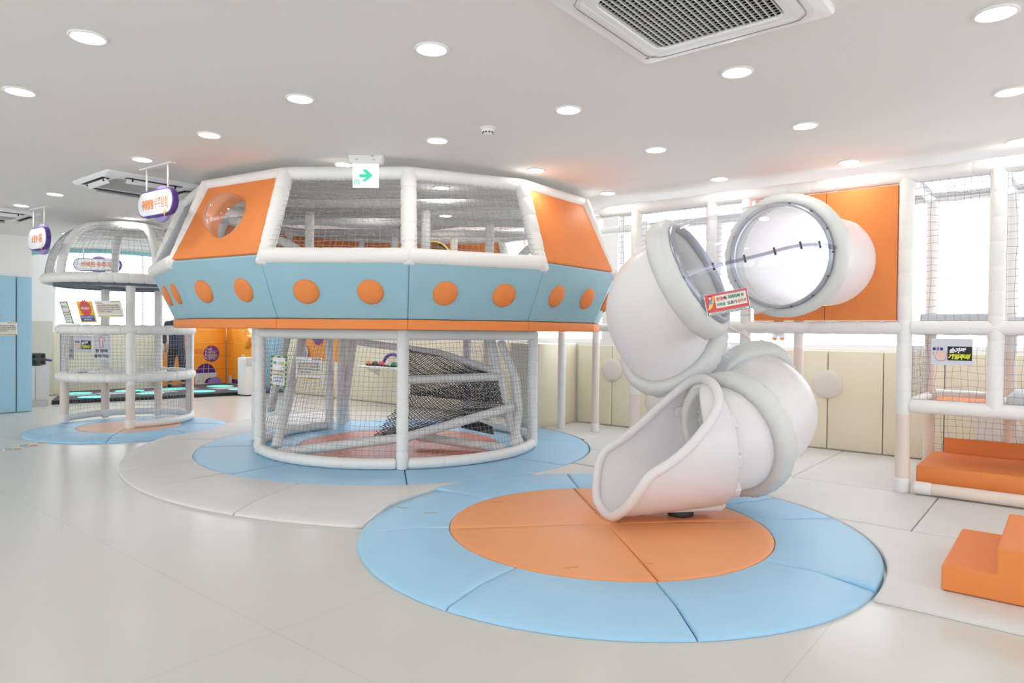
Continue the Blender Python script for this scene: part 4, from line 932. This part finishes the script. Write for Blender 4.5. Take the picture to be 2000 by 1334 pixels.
def caution(s):
    s.rect(0, 0, 1, 1, YEL, 1); s.rect(.06, .06, .94, .33, PBLUE, 2)
    s.poly([(.5 + (.40 if k % 2 else .33) * math.cos(PI * k / 16), .67 + (.40 if k % 2 else .33) * s.w / s.h * math.sin(PI * k / 16)) for k in range(32)], RED, 2)
    s.text('조심!!', .5, .68, .13, PAPER, 4, .04, .56); s.text('내려오지말아요', .5, .26, .08, PAPER, 4, .02, .82); s.text('멈춰요', .5, .15, .08, PAPER, 4, .02, .48)
cd0 = cg(-1, CR, 0); cd1 = cg(0, CR, 0); cn_ = (cd1 - cd0).cross(Z).normalized(); Dc = onplane(cd0 + cn_ * .05, cn_)
s = sheet_px((530, 694), (561, 697), (528, 753), PAPER, Dc); height(s); s.out('height_limit_notice', 'tall green and yellow striped height limit notice on the spaceship cage', 'notice')
s = sheet_px((578, 697), (629, 699), (580, 740), PAPER, Dc); safety(s); s.out('safety_notice', 'white and tan safety notice on the spaceship cage net', 'notice')
aL, aF = dp(pa[0], TR, 0), dp(pa[1], TR, 0); nl = (aF - aL).cross(Z).normalized(); Dt = onplane(aL + nl * .14, nl); Dt2 = onplane(aL + nl * .20, nl + Z * -.25)
s = sheet_px((146, 655), (178, 656), (146, 687), mat('laminated_paper', (214, 216, 224), .5), Dt); finger(s); s.out('finger_warning_notice', 'finger warning notice on the dome tower net, beside the arrow notice', 'notice')
s = sheet_px((182, 655), (215, 655), (183, 702), MATS['laminated_paper'], Dt); arrow(s); s.out('arrow_notice', 'white arrow notice facing the camera on the dome tower net', 'notice')
s = sheet_px((135, 656), (143, 655), (135, 702), MATS['laminated_paper'], onplane(dp(pa[0] - .25, TR, 0), Vector((-.75, -.66, 0)))); arrow(s); s.out('arrow_notice', 'narrow edge-on arrow notice by the left post of the dome tower', 'notice')
s = sheet_px((149, 589), (179, 588), (161, 630), PAPER, Dt2); caution(s); s.out('caution_notice', 'yellow caution notice with red burst on the dome tower', 'notice')
s = sheet_px((184, 588), (235, 587), (189, 619), PAPER, Dt2); safety(s); s.out('safety_notice', 'white and tan safety notice on the dome tower, right of the yellow caution notice', 'notice')
s = sheet_px((116, 589), (131, 589), (131, 631), PAPER, onplane(dp(pa[0] - .2, TR + .1, 0), Vector((-.55, -.83, -.3)))); height(s); s.out('height_limit_notice', 'narrow height limit notice at the left edge of the dome tower', 'notice')
Dw = onplane(uv(WT + .066, 3, 0), U)
s = sheet_px((-18, 629), (34, 629), (-18, 655), PAPER, Dw); safety(s); s.out('safety_notice', 'safety notice stuck on the light blue wall panels at the left edge', 'notice')
s = sheet_px((1819, 661), (1900, 662), (1819, 712), MATS['laminated_paper'], onplane(uv(0, FV - .012, 0), V)); finger(s); s.out('finger_warning_notice', 'large finger warning notice on the right play frame net', 'notice')

# ================================================================ far left corner
# stage with light discs
a, d = fl(101, 790, 0), fl(476, 771.5, 0)
STG = seam_mat('stage_carpet', (84, 84, 86), .8, .62, .62, .5, math.radians(-50.7), .006, dark=.6)
stg = thing('interactive_stage', 'low dark stage with glowing turquoise floor discs at the far left', 'stage', a)
c1_, c2_ = uv(-15.68, d.dot(V) + .25, 0), uv(-15.68, 4.9, 0)
bb = MB(); bb.prism(STG, [a, d, uv(d.dot(U), 8.25, 0), uv(-15.6, 8.25, 0), c2_], (0, 0, .07), .006); bb.out('platform', stg)
bb = MB(); e_ = (d - a).normalized(); o_ = e_.cross(Z) * .012; bb.prism(BLACK, [a + o_, d + o_, d + o_ + Z * .062, a + o_ + Z * .062], -o_ * .9, .002); bb.out('edge_strip', stg)
GL = mat('turquoise_glow', (120, 236, 222), .5, emit=.5); PALE = mat('pale_tile', (188, 188, 188), .8)
for x, y in ((150, 771), (222, 768), (310, 765), (352, 760), (275, 757), (440, 758)):
    p = fl(x, y, .0705); e2_ = .27; bb = MB(); bb.prism(PALE, [p - U * e2_ - V * e2_, p + U * e2_ - V * e2_, p + U * e2_ + V * e2_, p - U * e2_ + V * e2_], (0, 0, .004)); bb.out('pale_square', stg)
for x, y, r_ in ((150, 768, .27), (184, 775, .27), (254, 763, .27), (293, 768, .25), (340, 759, .28), (394, 764, .27), (430, 754, .28), (465, 760, .2)):
    p = fl(x, y, .08); bb = MB(); bb.lathe(GL, [(r_, 0), (.001, .001)], 32, Matrix.Translation(p)); bb.out('light_disc', stg)
# observatory backdrop in the corner
obs = thing('observatory_backdrop', 'orange observatory shaped corner backdrop with purple info disc', 'backdrop', uv(-15.7, 8.3, .02))
OB = mat('bright_orange_print', (255, 160, 44), .55); OY = mat('orange_line_print', (255, 196, 70), .55)
def board(o, ex, L, nm, flip):
    ex = Vector(ex); T = frame(o, ex, Z); bb = MB(); n = 20; zm = 1.62
    prof = [(L * k / n, zm * math.sqrt(max(0, 1 - (k / n * .985) ** 2))) for k in range(n + 1)]
    X = (lambda x: L - x) if flip else (lambda x: x)
    P = [(X(x), z) for x, z in prof] + [(X(L), 0), (X(0), 0)]
    if not flip: P = P[::-1]
    bb.prism(OB, [T @ Vector((x, z, 0)) for x, z in P], T.to_3x3() @ Vector((0, 0, -.03)))
    def line(p): bb.tube(OY, [T @ Vector((X(x), z, .002)) for x, z in p], .006, 4)
    for f in (.28, .36, .62, .70, .88): line([(L * f * k / 10 * 1.0 if False else L * f * math.sqrt(max(0, 1 - (z_ / zm) ** 2)), z_) for z_ in [zm * .97 * k / 10 for k in range(11)] for k in [0]])
    for z_ in (.35, .65, .95, 1.25): line([(.01, z_), (L * .97 * math.sqrt(1 - (z_ / zm) ** 2), z_)])
    for f in (.35, .62, .85):
        zz = zm * (.93 - f * f * .33); bb.lathe(PAPER, [(.024, .003), (.001, .004)], 14, T @ Matrix.Translation((X(L * f * .8), zz - .06, 0)))
    return bb.out(nm, obs), T, X
b1, TB, XB = board(uv(-15.66, 8.32, .075) - V * 1.55, V, 1.55, 'left_board', True)
b2, TC, XC = board(uv(-15.63, 8.33, .075), U, 1.5, 'right_board', False)
sh = Sheet(TB, 1.55, 1.62, OB, .001); sh.b = MB()
def bx(px_): # x share on the left board of a column of the photo
    q = onplane(uv(-15.66, 8, 0), U)(px_, 700); return (q - (uv(-15.66, 8.32, 0) - V * 1.55)).dot(V) / 1.55
def bz(py_): q = onplane(uv(-15.66, 8, 0), U)(410, py_); return (q.z - .075) / 1.62
DP = mat('print_deep_purple', (76, 30, 130), .55); VI = mat('print_violet', (112, 52, 128), .55)
cx = bx(413); sh.disc(cx, bz(691), .125, VI, 3, 32)
sh.text('이용방법', cx - .03, bz(682), .024, PAPER, 5, .02, .07)
for k, yy in enumerate((687, 693, 699)): sh.text('우주 망원경을 움직여', cx + .01, bz(yy - 1), .018, PAPER, 5, .01, .15); sh.text('별자리를 찾아보세요', cx, bz(yy + 2), .018, PAPER, 5, .01, .12); sh.disc(cx - .085, bz(yy), .011, PAPER, 5, 10)
for k, yy in enumerate((682, 686, 689)): sh.text('우주의 별을 찾아볼까요?', bx(386), bz(yy), .02, RED, 5, .01, .16)
sh.disc(bx(402), bz(729), .15, DP, 3, 24, 0, PI); sh.rect(bx(381), bz(752), bx(423), bz(729), mat('print_grey_white', (226, 226, 224), .6), 4); sh.rect(bx(380), bz(730), bx(424), bz(728), PAPER, 5)
sh.disc(bx(389), bz(744), .025, LGREY, 5, 12); sh.disc(bx(410), bz(748), .08, DP, 5, 20, 0, PI); sh.disc(bx(420), bz(751), .115, LILAC, 6, 24, 0, PI); sh.rect(bx(376), bz(752), bx(381), bz(747), RED, 4)
sh.out('printed_scene', parent=obs)
sh = Sheet(TC, 1.5, 1.62, OB, .001); sh.b = MB()
for x0, x1, yb, yt in ((.06, .16, 0, .13), (.42, .58, 0, .42), (.72, .86, 0, .16)):
    sh.rect(x0, yb, x1, yt - .06, MATS['print_grey_white'], 3); sh.disc((x0 + x1) / 2, yt - .06, (x1 - x0) / 2, MATS['print_grey_white'], 3, 16, 0, PI)
sh.rect(.16, 0, .42, .06, DP, 2); sh.rect(.6, 0, .7, .1, RED, 2); sh.out('printed_scene', parent=obs)
bb = MB(); q = onplane(uv(0, 8.2, 0), V)(485, 668); T = frame(q, U, Z) @ Matrix.Rotation(-.55, 4, 'Z'); bb.box(OB, (.12, .32, .12), T, bev=.01); bb.out('telescope', obs)
# white appliance
p = fl(487, 772, 0); q = thing('air_purifier', 'white upright air purifier between the dome tower and the spaceship leg', 'air purifier', p)
bb = MB(); bb.box(PAINT, (.36, .3, .76), frame(p + Z * .40, V, Z.cross(V)), bev=.02); bb.out('body', q)
bb = MB(); T = frame(p + Z * .70 + (-V.cross(Z)) * 0 - Vector((0, .0, 0)), V, Z); bb.box(LGREY, (.3, .16, .012), frame(p + Z * .70 + U * .155, V, Z), bev=.003); bb.lathe(mat('blue_dot', (170, 200, 230), .4), [(.035, 0), (.001, .002)], 18, frame(p + Z * .70 + U * .162, V, Z)); bb.out('control_panel', q)
bb = MB()
for x, y in ((-.13, -.1), (.13, -.1), (.13, .1), (-.13, .1)): bb.lathe(BLACK, [(.001, .002), (.02, .002), (.02, .035), (.001, .035)], 10, Matrix.Translation(p + V * x + U * y))
bb.out('caster_set', q)
# grey cabinet with speaker box
p = fl(66, 792, 0); p = Vector((p.x, p.y, 0)); p = uv(p.dot(U), 3.86); T = frame(p, V, Z.cross(V)); q = thing('storage_cabinet', 'light grey low cabinet beside the blue padded panel', 'cabinet', p)
bb = MB(); bb.box(LGREY, (.42, .5, .60), T, bev=.006, loc=(0, 0, .40)); bb.out('body', q); bb = MB(); bb.box(mat('plinth_grey', (190, 190, 190), .6), (.40, .48, .10), T, loc=(0, 0, .051)); bb.out('plinth', q)
bb = MB(); bb.box(LGREY, (.2, .015, .56), T, bev=.003, loc=(.104, -.258, .40)); bb.box(LGREY, (.2, .015, .56), T, bev=.003, loc=(-.104, -.258, .40)); bb.out('door', q)
q = thing('speaker_box', 'dark grey box with four round knobs on the low cabinet', 'speaker box', p + Z * .71)
bb = MB(); bb.box(DGREY, (.32, .3, .2), T, bev=.006, loc=(.0, -.09, .812)); bb.out('case', q)
for x in (-.005, .125):
    for z in (.765, .865):
        bb = MB(); bb.lathe(BLACK, [(.026, 0), (.024, .016), (.001, .018)], 16, T @ Matrix.Translation((x, -.241, z)) @ Matrix.Rotation(PI / 2, 4, 'X')); bb.out('knob', q)
bb = MB(); bb.tube(PURPLE, [T @ Vector((.165, -.08, .80)), T @ Vector((.30, -.08, .78))], .022, 10); tag(bb.out('toy_tube'), 'short purple foam tube sticking out beside the dark speaker box', 'toy')
bb = MB(); bb.lathe(mat('mint_toy', (130, 226, 206), .5), [(.001, 0), (.06, .01), (.075, .06), (.05, .11), (.001, .12)], 16, T @ Matrix.Translation((-.05, .05, .914))); tag(bb.out('toy_ball'), 'mint green toy on the dark speaker box', 'toy')

# person in dark clothes standing on the stage, back to us
pp = fl(345, 757, .07); fw = Vector((-.55, .83, 0)).normalized(); sdv = Vector((.83, .55, 0)); PR = thing('person', 'person in navy jacket and black trousers standing behind the dome tower, head hidden', 'person', pp)
def skinned(nm, pts, edges, m, parent, root=0, sub=2):
    me = bpy.data.meshes.new(nm); org = Vector(parent['_o']); me.from_pydata([tuple(pp + sdv * a + fw * b_ + Z * c - org) for a, b_, c, r_ in pts], edges, []); me.materials.append(m)
    o = bpy.data.objects.new(nm, me); COL.objects.link(o); o.parent = parent; o['_o'] = parent['_o']; k = o.modifiers.new('skin', 'SKIN'); k.use_smooth_shade = True
    for i, (a, b_, c, r_) in enumerate(pts):
        sv_ = me.skin_vertices[0].data[i]; sv_.radius = (r_, r_ * .85); sv_.use_root = i == root
    s_ = o.modifiers.new('sub', 'SUBSURF'); s_.levels = sub; s_.render_levels = sub; return o
body = [(0, 0, .93, .13), (0, 0, 1.1, .125), (0, 0, 1.3, .14), (0, .0, 1.42, .10), (0, .0, 1.50, .055), (0, .02, 1.57, .075), (0, .03, 1.66, .09), (0, .02, 1.73, .06),
        (-.18, 0, 1.40, .06), (-.24, .02, 1.15, .045), (-.22, .12, .93, .035), (-.21, .15, .84, .03), (.18, 0, 1.40, .06), (.24, .02, 1.15, .045), (.22, .12, .93, .035), (.21, .15, .84, .03),
        (-.09, 0, .86, .095), (-.11, .02, .48, .065), (-.12, 0, .09, .045), (-.13, .13, .03, .035), (.09, 0, .86, .095), (.11, .02, .48, .065), (.13, -.02, .09, .045), (.15, .11, .03, .035)]
ed = [(0, 1), (1, 2), (2, 3), (3, 4), (4, 5), (5, 6), (6, 7), (3, 8), (8, 9), (9, 10), (10, 11), (3, 12), (12, 13), (13, 14), (14, 15), (0, 16), (16, 17), (17, 18), (18, 19), (0, 20), (20, 21), (21, 22), (22, 23)]
skinned('body', body, ed, mat('skin', (224, 178, 150), .5), PR)
CLN = mat('navy_jacket', (44, 46, 72), .8, .1, 20); CLB = mat('black_trousers', (24, 24, 30), .8, .1, 20)
jk = [(0, 0, .80, .165), (0, 0, .88, .178), (0, 0, 1.05, .165), (0, 0, 1.28, .175), (0, 0, 1.42, .13), (0, 0, 1.475, .085), (-.19, 0, 1.40, .085), (-.25, .02, 1.15, .068), (-.225, .11, .95, .055), (.19, 0, 1.40, .085), (.25, .02, 1.15, .068), (.225, .11, .95, .055)]
skinned('jacket', jk, [(0, 1), (1, 2), (2, 3), (3, 4), (4, 5), (4, 6), (6, 7), (7, 8), (4, 9), (9, 10), (10, 11)], CLN, PR)
skinned('trousers', [(0, 0, .95, .155), (0, 0, .88, .15), (-.095, 0, .78, .115), (-.115, .02, .48, .09), (-.125, 0, .1, .072), (.095, 0, .78, .115), (.115, .02, .48, .09), (.135, -.02, .1, .072)], [(0, 1), (1, 2), (2, 3), (3, 4), (1, 5), (5, 6), (6, 7)], CLB, PR)
for sx, oy in ((-.13, 0), (.14, -.02)): skinned('shoe', [(sx, -.05 + oy, .045, .05), (sx, .05 + oy, .045, .05), (sx, .15 + oy, .04, .042)], [(0, 1), (1, 2)], BLACK, PR)
skinned('hair', [(0, -.03, 1.60, .085), (0, -.01, 1.68, .105), (0, .01, 1.735, .085)], [(0, 1), (1, 2)], BLACK, PR)
for sx in (-.21, .21):  # hands
    for k in range(4): skinned('finger', [(sx + (k - 1.5) * .012, .15 + (k - 1.5) * .016, .83, .009), (sx + (k - 1.5) * .012, .165 + (k - 1.5) * .016, .78, .008), (sx + (k - 1.5) * .012, .155 + (k - 1.5) * .016, .745 + abs(k - 1.5) * .008, .007)], [(0, 1), (1, 2)], MATS['skin'], PR, sub=1)
    skinned('thumb', [(sx * .92, .15, .85, .010), (sx * .82, .18, .81, .009), (sx * .80, .19, .785, .008)], [(0, 1), (1, 2)], MATS['skin'], PR, sub=1)

# things along the far wall seen through the cage
Db = onplane(uv(0, WB - .07, 0), V)
q0, q1 = Db(588, 700), Db(660, 700)
bb = MB(); bb.prism(OB, [Vector((q0.x, q0.y, .72)), Vector((q1.x, q1.y, .72)), Vector((q1.x, q1.y, 1.75)), Vector((q0.x, q0.y, 1.75))], V * .02, .004)
c_ = Db(622, 655); bb.lathe(VI, [(.2, 0), (.001, .001)], 32, frame(c_ - V * .006, U, Z)); tag(bb.out('wall_board'), 'orange rounded wall board with purple disc seen through the spaceship cage', 'wall board')
def astronaut(c, h_, label, full=True):
    ex = U; T = frame(c, ex, Z); bb = MB(); g = h_
    def blob(x, y, rx, ry, m, z): bb.prism(m, [T @ Vector((g * (x + rx * math.cos(2 * PI * k / 24)), g * (y + ry * math.sin(2 * PI * k / 24)), z)) for k in range(24)], T.to_3x3() @ Vector((0, 0, -.006)))
    blob(0, .36, .2, .26, PAPER, 0); blob(-.11, .1, .09, .14, PAPER, 0); blob(.11, .1, .09, .14, PAPER, 0); blob(-.22, .42, .07, .13, PAPER, 0); blob(.22, .42, .07, .13, PAPER, 0)
    blob(-.12, .02, .08, .035, SIGNO, .003); blob(.12, .02, .08, .035, SIGNO, .003); blob(0, .33, .09, .05, TAN, .003); blob(0, .78, .25, .25, LGREY, .002); blob(0, .77, .19, .18, mat('visor', (150, 158, 176), .3), .005)
    tag(bb.out('astronaut_cutout'), label, 'wall decal')
astronaut(Db(597, 735) - V * .05, .62, 'grey and white astronaut cutout on the far wall behind the height notice')
astronaut(onplane(uv(0, WB - .03, 0), V)(1520, 663), .38, 'astronaut decal on the window under the frame rail, only its legs showing')
q0, q1 = Db(520, 700), Db(556, 700)
wallpad('tall_wall_pad', Vector((q0.x, q0.y, 0)) + V * .06, Vector((q1.x, q1.y, 0)) + V * .06, .06, 2.1, MATS['sky_blue_pad'], -V, .1, 'tall light blue padded panel on the far wall, seen through the spaceship cage', 'wall pad')
p = Db(775, 700); p = Vector((p.x, p.y, 0)) - V * .3; T = frame(p, U, Z.cross(U)); q = thing('toy_shelf', 'thin white wall shelf on the cream wall behind the cage', 'shelf', p + Z * .7)
for sx in (-.4, .4): bb = MB(); bb.prism(PAINT, [T @ Vector((sx, -.12, .684)), T @ Vector((sx, .23, .684)), T @ Vector((sx, .23, .5))], T.to_3x3() @ Vector((.02, 0, 0))); bb.out('bracket', q)
bb = MB(); bb.box(PAINT, (1.14, .42, .03), T, bev=.004, loc=(0, .03, .70)); bb.out('top_board', q)
for k, (x, m, nm, lab) in enumerate(((-.38, SIGNO, 'toy_car', 'orange toy car on the white shelf'), (-.22, DGREY, 'toy_car', 'dark toy car on the white shelf'), (-.05, RED, 'toy_car', 'red toy car on the white shelf'), (.12, SAND, 'toy_car', 'sand toy car on the white shelf'), (.3, PGREEN, 'toy_car', 'green toy car on the white shelf'))):
    t = thing(nm, lab, 'toy', T @ Vector((x, -.02, .717)), 'toy cars on the shelf'); bb = MB(); P = [(-.06, .02), (.06, .02), (.062, .05), (.03, .055), (.018, .085), (-.03, .085), (-.045, .055), (-.062, .05)]
    bb.prism(m, [T @ Vector((x + a, -.05, .717 + b_)) for a, b_ in P], T.to_3x3() @ Vector((0, .07, 0)), .006); bb.out('body', t)
    for sx in (-.036, .036): bb = MB(); bb.lathe(BLACK, [(.02, -.04), (.02, .04), (.001, .041)], 12, T @ Matrix.Translation((x + sx, -.015, .738)) @ Matrix.Rotation(PI / 2, 4, 'X')); bb.out('wheel_pair', t)
bb = MB(); bb.tube(PURPLE, [T @ Vector((.12 + .26 * math.cos(a), .1, .715 + .22 * math.sin(a))) for a in [PI * k / 14 for k in range(15)]], .03, 12); tag(bb.out('toy_arch'), 'purple toy arch on the white shelf behind the cage', 'toy')

# small marks on the floor
for i, (x, y, ww, lab) in enumerate(((70, 867, .34, 'printed floor sticker nearest the dome tower mat'), (35, 874, .2, 'printed floor sticker in the middle of the row at the left edge'), (6, 881, .18, 'printed floor sticker at the very left edge'))):
    p = fl(x, y, .001); s = Sheet(frame(p, (.8, .6, 0), (-.6, .8, 0)), ww, .16, PAPER, .0008); s.rect(.05, .1, .95, .9, SAND, 1); s.rect(.1, .55, .5, .85, PBLUE, 2); s.rect(.55, .2, .9, .6, RED, 2); s.rect(.1, .15, .45, .4, TAN, 2); s.out('floor_sticker', lab, 'sticker', 'floor stickers')
GOLD = mat('gold_scrap', (214, 160, 60), .35, metal=.5)
for x, y, lab in ((840, 1003, 'tiny gold ribbon scrap on the left blue rim'), (972, 981, 'tiny gold ribbon scrap at the top left of the orange centre'), (786, 993, 'tiny pale scrap at the left tip of the blue rim'), (1262, 1102, 'tiny gold scrap on the seam of the orange centre, lower right'), (1117, 1110, 'tiny gold scrap on the front of the orange centre')):
    p = fl(x, y, .061); bb = MB(); bb.tube(GOLD, [p + Vector((.02 * (k - 2), R.uniform(-.012, .012), .003 + R.uniform(0, .004))) for k in range(5)], .0022, 5); tag(bb.out('ribbon_scrap'), lab, 'scrap', 'ribbon scraps on the mat')
for o in bpy.data.objects:
    if '_o' in o: del o['_o']
